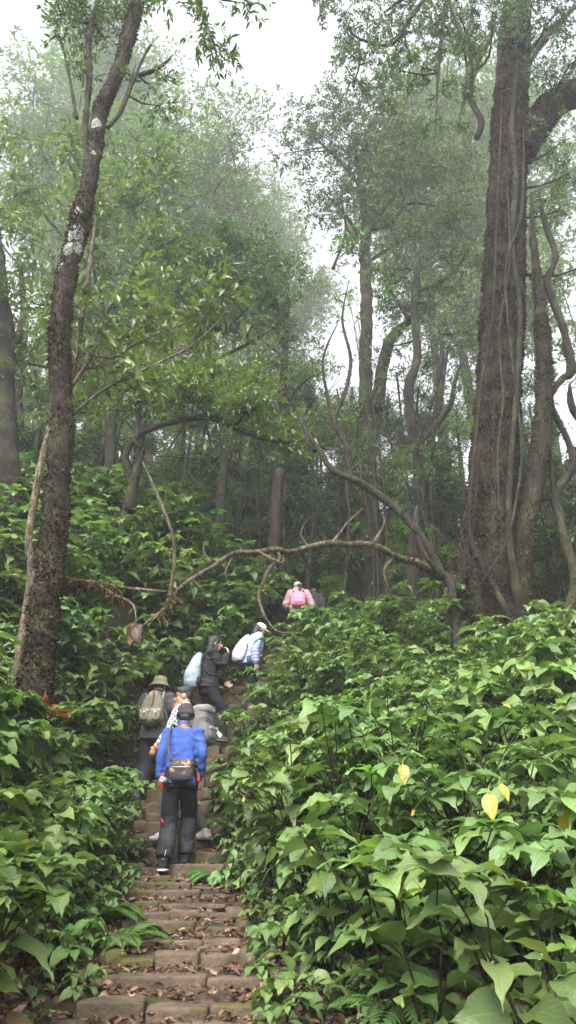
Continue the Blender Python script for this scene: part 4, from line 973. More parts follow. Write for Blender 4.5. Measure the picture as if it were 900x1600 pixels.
def head_p(J,s=1.0):
    c=J.head; B=basis(J.hd); q=lambda x,y,z: c+B@np.array([x,y,z])*s
    o=[ell(q(0,-.008,.025),(.074,.092,.088),B,8),ell(q(0,.022,-.045),(.056,.066,.068),B,8,2.3),ell(q(0,.052,-.098),(.026,.024,.016),B,6)]
    o.append(tb([q(0,.088,.012),q(0,.108,-.022),q(0,.098,-.036)],[.008,.012,.013],8,.01))
    o.append(ell(q(0,.085,-.062),(.024,.011,.006),B,6)); o.append(ell(q(0,.083,-.073),(.020,.011,.006),B,6))
    for s_ in (-1,1):
        o.append(ell(q(s_*.076,-.005,-.010),(.010,.020,.032),B,6)); o.append(ell(q(s_*.033,.082,.026),(.022,.010,.006),B,6)); o.append(ell(q(s_*.045,.06,-.03),(.018,.02,.018),B,6))
    o.append(tb([J.neck-nrm(J.head-J.neck)*.03,J.neck+(c-J.neck)*.25,q(0,-.02,-.04)],[.062,.054,.056]))
    return o
def torso_c(J): return [J.pel+[0,0,-.10],J.pel,J.waist,J.chest,J.up,J.neck+(J.up-J.neck)*.25]
def body(J,o,skin,hands=(.5,.5),palmL=None,palmR=None):
    x=nrm(J.rs-J.ls); p=[loft(torso_c(J),[.11,.155,.125,.15,.15,.07],[.09,.105,.09,.105,.085,.06],x)]
    for s_,S_,E,W,h,pl,hd in ((-1,J.ls,J.le,J.lw,hands[0],palmL,J.lhd),(1,J.rs,J.re,J.rw,hands[1],palmR,J.rhd)):
        p.append(tb([S_,(S_+E)/2,E,(E*.6+W*.4),W],[.055,.047,.040,.037,.026]))
        p+=hand(W,E,s_,h,pl,hd)
    for H,K,A,fd in ((J.lh,J.lk,J.la,J.lfd),(J.rh,J.rk,J.ra,J.rfd)):
        p.append(tb([H+[0,0,.05],(H*.6+K*.4),K,(K*.65+A*.35),A,A+[0,0,-.04]],[.082,.075,.053,.052,.034,.034])); p.append(tb([A+[0,0,-.045],A+fd*.13+[0,0,-.06]],[.034,.028]))
    p+=head_p(J)
    return fuse('body',p,skin,o,.0085,2)
def jacket(J,o,mt,name='jacket',t=.022,sleeve=1.0,wr=.006,hem=-.12,arms=True,vox=.011,cuff=.012,extra=(),seed=3,collar=True,belly=.0):
    x=nrm(J.rs-J.ls); up=nrm(J.waist-J.pel)
    c=[J.pel+up*hem,J.pel+up*.02,J.waist,J.chest,J.up,J.neck+(J.up-J.neck)*.30]
    p=[loft(c,[.165+t,.160+t,.145+t,.160+t,.155+t,.062+t],[.125+t,.118+t,.105+t+belly,.118+t,.10+t,.055+t],x)]
    for S_,E,W in ((J.ls,J.le,J.lw),(J.rs,J.re,J.rw)):
        W2=E+(W-E)*sleeve; p.append(ell(S_,(.062+t*.8,)*3)); p.append(tb([S_,(S_+E)/2,E,(E+W2)/2,W2],[.060+t,.052+t,.046+t,.042+t,.032+cuff]))
    if collar: p.append(tb([J.neck+(J.up-J.neck)*.4,J.neck+(J.head-J.neck)*.22],[.070+t*.4,.066]))
    return fuse(name,p+list(extra),mt,o,vox,2,wr,13,seed)
def trousers(J,o,mt,t=.016,loose=.0,wr=.006,name='trousers',cut=.10,seed=5):
    x=nrm(J.rs-J.ls); p=[loft([J.pel+[0,0,-.12],J.pel,J.pel+(J.waist-J.pel)*.6],[.14+t,.158+t,.14+t],[.11+t,.112+t,.10+t],x)]
    for H,K,A in ((J.lh,J.lk,J.la),(J.rh,J.rk,J.ra)):
        A2=A+(K-A)*cut; p.append(tb([H+[0,0,.02],H*.6+K*.4,K,K*.5+A*.5,A2],[.088+t,.080+t,.058+t+loose,.054+t+loose*1.3,.042+t+loose*1.5]))
    return fuse(name,p,mt,o,.011,2,wr,12,seed)
def shoes(J,o,mt,sole,which='lr',high=0.0):
    for s_,A,fd in (('l',J.la,J.lfd),('r',J.ra,J.rfd)):
        if s_ not in which: continue
        fd=nrm(np.array(fd)); B=basis(fd)
        q=lambda x,y,z:A+B@np.array([x,y,z])
        p=[tb([q(0,-.02,.03+high),q(0,-.015,-.03)],[.050,.052]),ell(q(0,-.01,-.042),(.046,.070,.030),B,6,3),ell(q(0,.085,-.048),(.048,.085,.027),B,6,2.6),tb([q(0,.0,0),q(0,.09,-.035)],[.042,.036])]
        s=fuse('shoe',p,mt,o,.008,2); fuse('sole',[ell(q(0,.035,-.073),(.052,.140,.014),B,8,4)],sole,s,.007,1)
def straps(o,J,mt,name='strap',w=.03,off=.025,bx=.10,bz=None):
    for s_ in (-1,1):
        top=J.up+nrm(J.rs-J.ls)*s_*.095+nrm(J.neck-J.chest)*.055
        back=J.chest; n=np.cross(nrm(J.rs-J.ls),nrm(J.neck-J.chest))*-1   # backwards
        fr=-n
        sh=lambda p:p
        a=[top+n*.11-[0,0,.03],top+n*.045+[0,0,.012],top+fr*.06,J.chest+nrm(J.rs-J.ls)*s_*.115+fr*.155,J.waist+nrm(J.rs-J.ls)*s_*.165+fr*.03,J.waist+nrm(J.rs-J.ls)*s_*.13+n*.15]
        mb=MB(); tube(mb,a,[w*.55]*6,8,.04); mb.build(name,mt,o)
def backn(J):
    x=nrm(J.rs-J.ls); u=nrm(J.neck-J.waist); return x,u,np.cross(u,x)   # x right, u up, forward?
def packframe(J):
    x=nrm(J.rs-J.ls); u=nrm(J.neck-J.waist); n=np.cross(x,u)           # n points forward; back = -n
    if n[1]<0: n=-n
    return x,u,-n
def finish(o,px,py,d,yaw,h):
    z=None; p=P(px,py,d); s=h/1.70
    o.location=p; o.rotation_euler=(0,0,yaw); o.scale=(s,)*3; return o
def wearer(name,label,cat,ref):
    o=bpy.data.objects.new(name,None); COL.objects.link(o); o.location=ref.location; o.rotation_euler=ref.rotation_euler; o.scale=ref.scale
    tag(o,label,cat); return o
def skinm(name,c):
    m,nt,out=mat(name); n=noise(nt,24,4,.6); col=mixc(nt,math_(nt,'MULTIPLY',n,.35),c,tuple(x*.7 for x in c))
    p=N(nt,'ShaderNodeBsdfPrincipled',i_Roughness=.5); p.inputs['Subsurface Weight'].default_value=.08; p.inputs['Subsurface Scale'].default_value=.01
    nt.links.new(col,p.inputs['Base Color']); nt.links.new(p.outputs[0],out.inputs[0]); return m
def hairm(name='black_hair'):
    m,nt,out=mat(name); n=noise(nt,90,3,.7,'Object',(1,1,.12)); col=mixc(nt,n,(.004,.003,.004),(.018,.015,.016))
    p=N(nt,'ShaderNodeBsdfPrincipled',i_Roughness=.6); nt.links.new(col,p.inputs['Base Color']); b=N(nt,'ShaderNodeBump',i_Strength=.6,i_Distance=.006)
    nt.links.new(n,b.inputs['Height']); nt.links.new(b.outputs[0],p.inputs['Normal']); nt.links.new(p.outputs[0],out.inputs[0]); return m
HAIR=hairm(); SK1=skinm('skin_tan',(.42,.24,.16)); SK2=skinm('skin_brown',(.16,.085,.055)); SK3=skinm('skin_warm',(.50,.30,.21)); SK4=skinm('skin_deep',(.26,.14,.09))
WHITE=cloth_mat('white_rubber',(.62,.62,.60),.1,.6); BLK=cloth_mat('black_fabric',(.009,.010,.012),.3); BLK2=cloth_mat('soft_black_fabric',(.013,.012,.015),.3); DGY=cloth_mat('dark_grey_fabric',(.050,.050,.052),.3)
TAN=cloth_mat('tan_leather',(.22,.13,.07),.3,.6); STEEL=cloth_mat('brushed_buckle',(.5,.5,.48),.1,.35)
def hat_lathe(prof,c,B,ns=28):
    a=np.arange(ns)/ns*2*math.pi; V=[];m=len(prof)
    for (r,z,sy) in prof: V.append(np.stack([r*np.cos(a),r*sy*np.sin(a),np.full(ns,z)],1))
    V=np.concatenate(V); i=np.arange(m-1)[:,None]*ns;j=np.arange(ns)[None];k=(j+1)%ns
    return V@B.T+c,np.stack([i+j,i+k,i+ns+k,i+ns+j],-1).reshape(-1,4)
def solid(name,V,Q,mt,parent,th=.004,sub=1):
    mb=MB(); mb.add(V,Q); o=mb.build(name,mt,parent); s=o.modifiers.new('s','SOLIDIFY'); s.thickness=th; return o
def backpack(ref,J,label,mt,mt2,size=(.15,.085,.22),cz=.0,pockets=2,flap=True,strapm=None,lower=None,off=.12,tilt=0,shape=3.2,soft=False):
    o=wearer('backpack',label,'backpack',ref); x,u,b=packframe(J)
    B=np.stack([x,-b,u],1); c=(J.chest*.55+J.waist*.45)+b*(off+size[1])+u*cz
    q=lambda a,bb,cc:c+B@np.array([a,bb,cc])     # local: x right, y forward, z up ; back of pack = -y
    sx,sy,sz=size
    k=[ell(q(0,0,0),(sx,sy,sz),B,10,shape),ell(q(0,-.01,-sz*.45),(sx*1.06,sy*1.12,sz*.5),B,10,shape)]
    if soft: k=[loft([q(0,.0,-sz*1.05),q(0,-.02,-sz*.75),q(0,-.03,-sz*.3),q(0,-.01,sz*.3),q(0,.02,sz*.8),q(0,.04,sz*1.1)],[sx*.8,sx*1.1,sx*1.15,sx*1.0,sx*.75,sx*.45],[sy*.7,sy*1.15,sy*1.25,sy*1.0,sy*.7,sy*.4],B[:,0])]
    bd=fuse('pack_body',k,mt,o,.011,3,.007,12,4)
    if lower: fuse('base_panel',[ell(q(0,-.012,-sz*.62),(sx*1.09,sy*1.17,sz*.36),B,8,3.2)],lower,o,.011,2,.004)
    if flap: fuse('flap',[ell(q(0,-sy*.15,sz*.84),(sx*1.03,sy*1.12,sz*.24),B,8,3.4)],mt2,o,.010,2,.006,14,7)
    for s_ in ((-1,1) if pockets==2 else (0,) if pockets==1 else ()):
        pk=fuse('pocket',[ell(q(s_*sx*.52,-sy*1.08,-sz*.42),(sx*(.42 if pockets==2 else .72),sy*.38,sz*.34),B,7,3)],mt,o,.009,2,.003)
        fuse('pocket_flap',[ell(q(s_*sx*.52,-sy*1.28,-sz*.20),(sx*(.44 if pockets==2 else .75),sy*.22,sz*.13),B,6,3)],mt2,pk,.008,2)
        if pockets==2:
            mb=MB(); tube(mb,[q(s_*sx*.52,-sy*1.52,-sz*.14),q(s_*sx*.52,-sy*1.6,-sz*.32),q(s_*sx*.52,-sy*1.55,-sz*.48)],[.009]*3,6,.03); mb.build('buckle_strap',TAN,pk)
            mb=MB(); V,Q=rbox(q(s_*sx*.52,-sy*1.64,-sz*.32),(.014,.005,.014),n=3,R3=B,k=3); mb.add(V,Q); mb.build('buckle',STEEL,pk)
    straps(o,J,strapm or mt2)
    mb=MB(); tube(mb,[q(-.03,sy*.6,sz*.95),q(0,sy*.5,sz*1.25),q(.03,sy*.6,sz*.95)],[.008]*3,6,.02); mb.build('grab_handle',strapm or mt2,o)
    return o,q,B
rad=math.radians

# --- man in blue sweater
o=empty('person'); tag(o,'person in a blue sweater and dark beanie climbing the steps, seen from behind','person')
J=pose(lean=.10,bow=.22,headdir=(-.12,1,-.35),lfoot=(-.10,-.10,0),rfoot=(.07,.26,.045),pel=(0,.04,.915),
       larm=([-.215,.02,1.14],[-.225,.07,.90]),rarm=([.225,.03,1.14],[.215,.16,.93])); J.rhd=(-.3,.9,-.1)
body(J,o,SK2,(.8,1.3))
BLUE=cloth_mat('blue_knit',(.032,.072,.27),.18,.85,60); jacket(J,o,BLUE,'sweater',.008,.95,.010,hem=-.10)
tr=cloth_mat('black_track_trousers',(.009,.009,.012),.3); t_=trousers(J,o,tr,.020,.012,.007)
RED=cloth_mat('red_panel',(.55,.02,.03),.15,.7); GRY=cloth_mat('charcoal_panel',(.026,.026,.030),.25)
def panel(pts,r,mt,parent,name='red_panel'):
    return fuse(name,[tb(pts,r)],mt,parent,.009,1)
panel([J.lh+[-.088,-.01,.06],J.lh+[-.105,-.02,-.02],J.lh*.7+J.lk*.3+[-.085,-.01,0]],[.022,.026,.008],RED,t_)
panel([J.lk+[-.075,-.02,.18],J.lk+[-.070,-.03,.08],J.lk+[-.055,-.055,.01],J.lk+[.0,-.070,-.025],J.lk+[.05,-.065,-.01]],[.006,.014,.022,.018,.006],RED,t_)
panel([J.rk+[-.04,-.068,.03],J.rk+[.03,-.072,.035]],[.007,.009],RED,t_)
panel([J.rh+[.10,-.01,.06],J.rh+[.108,-.02,-.02]],[.016,.018],RED,t_)
for K,A in ((J.lk,J.la),(J.rk,J.ra)):
    fuse('lower_leg_panel',[tb([K+[0,0,-.03],K*.5+A*.5,A+(K-A)*.12],[.0895,.0935,.083])],GRY,t_,.011,1,.006)
fuse('pale_piping',[tb([J.la*.7+J.lk*.3+[.02,-.095,0],J.la*.86+J.lk*.14+[.02,-.088,0]],[.004,.004])],WHITE,t_,.005,0)
shoes(J,o,BLK,WHITE)
# beanie
B=basis((-.12,1,-.25)); c=J.head+B@np.array([0,-.01,.035])
BEAN=cloth_mat('brown_grey_knit',(.050,.040,.042),.3,.95,120)
bn=fuse('beanie',[ell(c+B@np.array([0,0,.02]),(.092,.108,.098),B,10,2.2)],BEAN,o,.009,2,.003,40)
fuse('cuff',[ell(c+B@np.array([0,0,-.018]),(.103,.119,.040),B,10,2.6)],BEAN,bn,.009,1,.003,40)
fuse('hair',[ell(c+B@np.array([0,-.055,-.055]),(.062,.05,.055),B,8)],HAIR,o,.009,1)
BM=finish(o,272,1362,8.35,0,1.70)
# camouflage shoulder bag
m,nt,out=mat('camouflage_fabric'); n1=noise(nt,11,2,.5,dist=.6); n2=noise(nt,15,2,.5,'Object',(1.1,1.3,.9),dist=.8)
c_m=ramp(nt,n1,[(0,(.018,.015,.014)),(.47,(.05,.032,.022)),(.56,(.16,.085,.05)),(.64,(.30,.20,.14))],'CONSTANT'); c_m=mixc(nt,ramp(nt,n2,[(.0,(0,0,0)),(.58,(1,1,1))],'CONSTANT'),c_m,(.035,.040,.024))
p=N(nt,'ShaderNodeBsdfPrincipled',i_Roughness=.8); nt.links.new(c_m,p.inputs['Base Color']); nt.links.new(p.outputs[0],out.inputs[0]); CAMO=m
bg=wearer('shoulder_bag','camouflage shoulder bag hanging low on the back of the person in blue','bag',BM)
bc=np.array([.035,-.155,.965]); fuse('bag_body',[ell(bc,(.125,.045,.105),None,8,4)],CAMO,bg,.010,2,.005,14)
fuse('bag_base',[ell(bc+[0,-.004,-.085],(.122,.048,.042),None,8,3)],BLK2,bg,.010,1,.003)
mb=MB(); tube(mb,[bc+[-.11,-.02,.08],np.array([-.115,-.150,1.16]),np.array([-.135,-.120,1.30]),J.ls+[.035,-.085,.03],J.ls+[.055,.0,.085],J.chest+[.0,.150,.02],J.waist+[.16,.10,-.02],bc+[.115,.0,.06]],[.014]*8,8,.04); mb.build('strap',cloth_mat('grey_webbing',(.06,.055,.055),.2),bg)
mb=MB(); V,Q=rbox(bc+[.03,-.047,.055],(.014,.003,.003),n=3,k=3); mb.add(V,Q); mb.build('tag',WHITE,bg)
mb=MB(); V,Q=rbox(bc+[0,-.049,.02],(.10,.002,.003),n=3,k=3); mb.add(V,Q); mb.build('zip',STEEL,bg)
# tin mug at hip
mg=wearer('tin_mug','pale metal mug hanging at the left hip of the person in blue','mug',BM)
Bm=basis((-.3,-1,.1)); V,Q=hat_lathe([(.001,-.04,1),(.030,-.045,1),(.034,.0,1),(.038,.045,1)],np.array([-.145,-.165,.855]),Bm@np.array([[1,0,0],[0,0,1],[0,-1,0]]).T)
solid('cup',V,Q,cloth_mat('dull_tin',(.22,.22,.21),.15,.4,spec=.6),mg,.004)
mb=MB(); tube(mb,[[-.145,-.12,.90],[-.13,-.12,.96],[-.12,-.14,1.0]],[.006]*3,6,.02); mb.build('strap',BLK,mg)
st=wearer('walking_stick','pale wooden walking stick held by the person in blue, pointing out to the right','walking stick',BM)
mb=MB(); tube(mb,[[.02,.20,.87],[.16,.20,.93],[.28,.23,.99],[.47,.29,1.075]],[.017,.016,.017,.018],10,.05,.12,20,3); mb.build('shaft',bark_mat('stick_wood',(.26,.15,.08),(.40,.25,.14),mossamt=0,scale=3,bump=.3),st)

# --- man in sunglasses
o=empty('person'); tag(o,'person with short black hair and sunglasses turned left in front of the one in blue','person')
J=pose(lean=.05,bow=.05,headdir=(-.35,1,-.12),lfoot=(-.12,.14,.0),rfoot=(.16,-.22,.02),larm=([-.22,.12,1.13],[-.16,.30,.98]),rarm=([.26,-.02,1.12],[.22,.18,1.0]))
J.lfd=np.array([-.2,1,0]);J.rfd=np.array([.3,1,0])
body(J,o,SK1,(.7,.7))
m,nt,out=mat('check_shirt'); tc=nt.nodes.new('ShaderNodeTexCoord'); ck=N(nt,'ShaderNodeTexChecker',i_Scale=34.0); nt.links.new(tc.outputs['Object'],ck.inputs[0]); ck.inputs[1].default_value=(.62,.62,.60,1); ck.inputs[2].default_value=(.10,.11,.13,1)
p=N(nt,'ShaderNodeBsdfPrincipled',i_Roughness=.85); nt.links.new(ck.outputs[0],p.inputs['Base Color']); nt.links.new(p.outputs[0],out.inputs[0])
jk=jacket(J,o,m,'shirt',.018,.93,.006)
ORG=cloth_mat('orange_fabric',(.75,.10,.02),.1)
for E,W in ((J.le,J.lw),(J.re,J.rw)): fuse('cuff',[tb([E+(W-E)*.84,E+(W-E)*.97],[.052,.049])],ORG,jk,.009,1)
fuse('shoulder_patch',[tb([J.ls+[-.02,.05,.045],J.ls+[.03,.055,.06]],[.03,.03])],ORG,jk,.009,1)
trousers(J,o,cloth_mat('grey_trousers',(.07,.068,.066),.25),.008,.0); shoes(J,o,cloth_mat('pale_trainers',(.33,.31,.29),.2),DGY)
B=basis(J.hd); c=J.head
q=lambda x,y,z:c+B@np.array([x,y,z])
fuse('hair',[ell(q(0,-.018,.058),(.083,.090,.068),B,8,2.3),ell(q(0,.045,.088),(.062,.045,.030),B,8),ell(q(0,-.055,.01),(.072,.050,.065),B,8)],HAIR,o,.008,1,.004,50)
g=bpy.data.objects.new('sunglasses',None); link(g,o)
LENS=cloth_mat('dark_lens',(.008,.008,.01),.05,.12,spec=.8)
for s_ in (-1,1): fuse('lens',[ell(q(s_*.036,.098,.012),(.031,.007,.023),B,7,2.6)],LENS,g,.005,1)
mb=MB()
for s_ in (-1,1): tube(mb,[q(s_*.066,.095,.02),q(s_*.08,.04,.02),q(s_*.083,-.01,.012)],[.004]*3,6,.02)
tube(mb,[q(-.01,.104,.018),q(.01,.104,.018)],[.003]*2,6,.02); mb.build('frame',cloth_mat('frame_brown',(.06,.02,.015),.1,.4),g)
AM=finish(o,268,1316,9.0,rad(72),1.72); AM.location.x+=.10
GP=cloth_mat('grey_pack_fabric',(.135,.130,.128),.3,.8); GP2=cloth_mat('light_grey_pack_fabric',(.20,.195,.19),.25,.8)
backpack(AM,J,'grey backpack on the shoulders of the person in sunglasses',GP,GP2,(.15,.10,.22),.02,1,True,DGY,shape=4)

# --- man in bucket hat
o=empty('person'); tag(o,'person in a khaki bucket hat and dark jacket walking away at the left','person')
J=pose(lean=.12,bow=.25,headdir=(.25,1,-.35),lfoot=(-.13,-.10,0),rfoot=(.08,.30,.16),pel=(0,.06,.91),larm=([-.25,.10,1.17],[-.16,.30,1.12]),rarm=([.25,.10,1.17],[.16,.30,1.12]))
body(J,o,SK3,(.8,.8)); jacket(J,o,cloth_mat('dark_grey_sweater',(.058,.055,.056),.3),'sweater',.028,.95,.007,hem=-.14)
trousers(J,o,cloth_mat('dark_navy_trousers',(.028,.028,.034),.3),.02,.02); shoes(J,o,cloth_mat('brown_grey_boots',(.13,.11,.10),.3),DGY,high=.03)
B=basis((.12,1,-.12)); c=J.head+B@np.array([0,-.01,.03]); KH=cloth_mat('khaki_hat',(.165,.155,.085),.25,.9)
V,Q=hat_lathe([(.001,.098,1.1),(.060,.096,1.15),(.086,.084,1.15),(.098,.020,1.15),(.101,.0,1.15),(.140,-.040,1.12),(.158,-.062,1.1)],c,B); ht=solid('bucket_hat',V,Q,KH,o,.006)
V,Q=hat_lathe([(.1005,.026,1.15),(.1025,.004,1.15)],c,B); solid('hat_band',V,Q,cloth_mat('hat_band_olive',(.10,.095,.05),.2),ht,.003)
fuse('hair',[ell(c+B@np.array([0,-.03,-.03]),(.080,.075,.060),B,8)],HAIR,o,.009,1)
CM=finish(o,231,1252,10.2,rad(-4),1.66)
KP=cloth_mat('olive_canvas',(.150,.142,.105),.3,.9); KP2=cloth_mat('pale_canvas',(.24,.23,.18),.25,.9); KL=cloth_mat('dark_canvas',(.045,.042,.036),.3)
bp,q,B=backpack(CM,J,'olive canvas rucksack with two buckled pockets worn by the person in the bucket hat',KP,KP2,(.155,.095,.235),-.04,2,False,KP2,lower=None,shape=2.6)
fuse('drawn_neck',[ell(q(0,.0,.20),(.075,.07,.07),B,7,2.3)],KP2,bp,.009,1,.008,30)
mb=MB(); tube(mb,[q(0,-.07,.25),q(0,-.115,.15),q(0,-.125,.03)],[.016,.018,.014],8,.04); mb.build('closing_strap',TAN,bp)

# --- woman in black
o=empty('person'); tag(o,'person with long black hair in a black jacket and jeans, hand raised to the mouth','person')
J=pose(lean=.06,bow=.12,headdir=(.05,1,-.12),lfoot=(-.08,-.02,0),rfoot=(.08,.16,.12),pel=(0,.0,.925),rk=(.10,.24,.56),lk=(-.085,.05,.5),
   larm=([-.20,.12,1.13],[-.14,.28,1.02]),rarm=([.20,.15,1.22],[.045,.29,1.42])); J.rhd=(-.15,-.25,.9)
body(J,o,SK3,(.7,1.1),palmR=(-.3,-1,-.1))
jacket(J,o,BLK2,'jacket',.026,.93,.012,hem=-.05,belly=.01); trousers(J,o,cloth_mat('black_jeans',(.009,.010,.014),.3),.010,.0,.004,cut=.16)
shoes(J,o,DGY,cloth_mat('brown_sole',(.12,.09,.07),.2),high=.0)
for A in (J.la,J.ra): fuse('sock',[tb([A+[0,0,.10],A+[0,0,.02],A+[0,.05,-.02]],[.052,.054,.046])],WHITE,o,.009,1,.003,40)
B=basis(J.hd); c=J.head; q=lambda x,y,z:c+B@np.array([x,y,z])
fuse('hair',[ell(q(0,-.022,.040),(.090,.098,.084),B,8,2.2),loft([q(0,-.04,.04),q(0,-.06,-.06),q(0,-.075,-.17),q(0,-.10,-.27),q(0,-.12,-.35)],[.085,.092,.098,.085,.04],[.075,.060,.050,.045,.03],B[:,0]),
     tb([q(-.076,.025,.03),q(-.084,.03,-.06),q(-.085,.0,-.16)],[.022,.026,.020]),tb([q(.076,.025,.03),q(.084,.02,-.06),q(.085,-.01,-.16)],[.020,.020,.020])],HAIR,o,.009,1,.005,40)
for s_ in (-1,1): fuse('eye',[ell(q(s_*.032,.084,.008),(.013,.006,.005),B,5)],LENS,o,.004,0)
DW=finish(o,320,1173,11.1,rad(-76),1.70)
LB=cloth_mat('pale_blue_grey_fabric',(.27,.33,.36),.2,.75); backpack(DW,J,'pale blue-grey backpack on the back of the person in black',LB,LB,(.145,.10,.25),-.06,1,False,BLK2,soft=True,lower=cloth_mat('navy_base',(.03,.035,.05),.2))

# --- woman in cap
o=empty('person'); tag(o,'person in a cream cap and lavender puffer jacket leaning forward on the path','person')
J=pose(lean=.22,bow=.22,headdir=(.0,1,-.35),lfoot=(-.10,-.12,0),rfoot=(.09,.30,.16),pel=(0,-.04,.90))
body(J,o,SK4,(.6,.6))
m=cloth_mat('lavender_puffer',(.27,.30,.50),.15,.6,40)
nt=m.node_tree; pr_=[n for n in nt.nodes if n.type=='BSDF_PRINCIPLED'][0]; wv=N(nt,'ShaderNodeTexWave',wave_type='BANDS',bands_direction='Z',i_Scale=5.5,i_Distortion=.8); tc=nt.nodes.new('ShaderNodeTexCoord'); nt.links.new(tc.outputs['Object'],wv.inputs[0])
bb=N(nt,'ShaderNodeBump',i_Strength=.35,i_Distance=.02); nt.links.new(wv.outputs['Fac'],bb.inputs['Height']); nt.links.new(bb.outputs[0],pr_.inputs['Normal'])
jacket(J,o,m,'puffer_jacket',.034,.95,.004,hem=-.06)
trousers(J,o,cloth_mat('navy_trousers',(.018,.020,.030),.3),.022,.02); shoes(J,o,DGY,WHITE)
fuse('hair',[ell(J.head+[0,-.03,.02],(.088,.10,.095),None,8),loft([J.head+[0,-.05,0],J.head+[0,-.10,-.06],J.head+[0,-.12,-.16],J.head+[0,-.10,-.24]],[.085,.095,.085,.04],[.06,.06,.05,.03],[1,0,0])],HAIR,o,.009,1,.006,40)
B=basis((0,1,-.45)); c=J.head+B@np.array([0,.0,.04]); CR=cloth_mat('cream_cotton',(.62,.56,.38),.12,.9)
cp=fuse('cap',[ell(c+B@np.array([0,-.005,.012]),(.093,.104,.078),B,9,2.2)],CR,o,.008,1)
V,Q,_u=ell(c+B@np.array([0,.125,-.012]),(.080,.085,.010),B,8,2.6); mb=MB(); mb.add(V,Q); mb.build('brim',CR,cp)
q=lambda x,y,z:J.head+basis(J.hd)@np.array([x,y,z])
for s_ in (-1,1): fuse('eye',[ell(q(s_*.032,.084,.008),(.013,.006,.005),None,5)],LENS,o,.004,0)
EW=finish(o,392,1098,12.25,rad(-68),1.60); EW.location.z=float(stepz(12.3))+.0
WP=cloth_mat('white_pack_fabric',(.60,.59,.60),.12,.8); backpack(EW,J,'soft white backpack on the person in the cream cap',WP,WP,(.14,.085,.235),-.05,0,False,WP,soft=True)
pc=wearer('waist_pouch','dark pouch with a white card at the hip of the person in the cream cap','pouch',EW)
fuse('pouch_body',[ell((.21,-.07,.92),(.035,.10,.07),None,6,3.4)],cloth_mat('slate_fabric',(.05,.06,.09),.2),pc,.009,1); mb=MB(); V,Q=rbox((.25,-.03,.93),(.006,.055,.035),n=8,k=4); mb.add(V,Q); mb.build('card',WHITE,pc)

# --- person in pink jacket
o=empty('person'); tag(o,'person in a pink jacket bending forward higher up the path, seen from behind','person')
J=pose(lean=.26,bow=.4,headdir=(-.1,1,-.6),lfoot=(-.11,-.05,0),rfoot=(.10,.28,.18),pel=(0,-.02,.90),larm=([-.27,.14,1.10],[-.20,.34,1.0]),rarm=([.27,.14,1.10],[.20,.34,1.0]))
body(J,o,SK3,(.6,.6)); PK=cloth_mat('dusty_pink_fabric',(.47,.31,.33),.22,.8)
jacket(J,o,PK,'jacket',.032,.95,.012,hem=.10,extra=[ell(J.neck+[0,-.08,.0],(.13,.07,.07))])
fuse('shirt',[loft([J.pel+[0,0,-.16],J.pel+[0,0,.0],J.waist],[.20,.19,.16],[.155,.15,.125],[1,0,0])],cloth_mat('olive_grey_shirt',(.21,.20,.16),.25),o,.011,2,.007)
trousers(J,o,BLK,.02,.01); shoes(J,o,DGY,cloth_mat('pink_sole',(.6,.1,.2),.1))
fuse('hair',[ell(J.head,(.088,.10,.10)),tb([J.head+[.0,-.07,.02],J.neck+[.03,-.14,.08],J.chest+[.035,-.24,.06],J.chest+[.03,-.31,-.04]],[.04,.034,.03,.014])],HAIR,o,.009,1,.005,40)
fuse('hood_hat',[ell(J.head+[-.02,-.01,.06],(.092,.10,.08),None,8)],cloth_mat('cream_knit',(.52,.45,.36),.2),o,.009,1,.004)
FW=finish(o,467,1029,14.2,rad(-2),1.60); FW.location.z=float(stepz(14.25))
HP=cloth_mat('bright_pink_fabric',(.72,.22,.33),.12,.7); b_,q,B=backpack(FW,J,'bright pink backpack on the person in the pink jacket',HP,HP,(.145,.09,.20),-.09,1,False,BLK2,shape=2.6)
# --- person half hidden beyond
o=empty('person'); tag(o,'person in black almost hidden behind the leaves beside the one in pink','person')
J=pose(lean=.55,bow=.5,headdir=(0,1,-.7),pel=(0,-.02,.90)); body(J,o,SK3); jacket(J,o,BLK2,'jacket',.03,.95,.006); trousers(J,o,BLK); shoes(J,o,DGY,WHITE)
fuse('hair',[ell(J.head+[0,-.02,.02],(.092,.105,.10))],HAIR,o,.009,1,.006,40)
GM=finish(o,489,1040,15.1,rad(-10),1.62); GM.location.z=float(stepz(15.2))
for pp_ in (BM,AM,CM,DW,EW,FW,GM): print(tuple(round(v,2) for v in pp_.location), round(float(stepz(pp_.location.y)),2), round(float(pcx(pp_.location.y)),2))

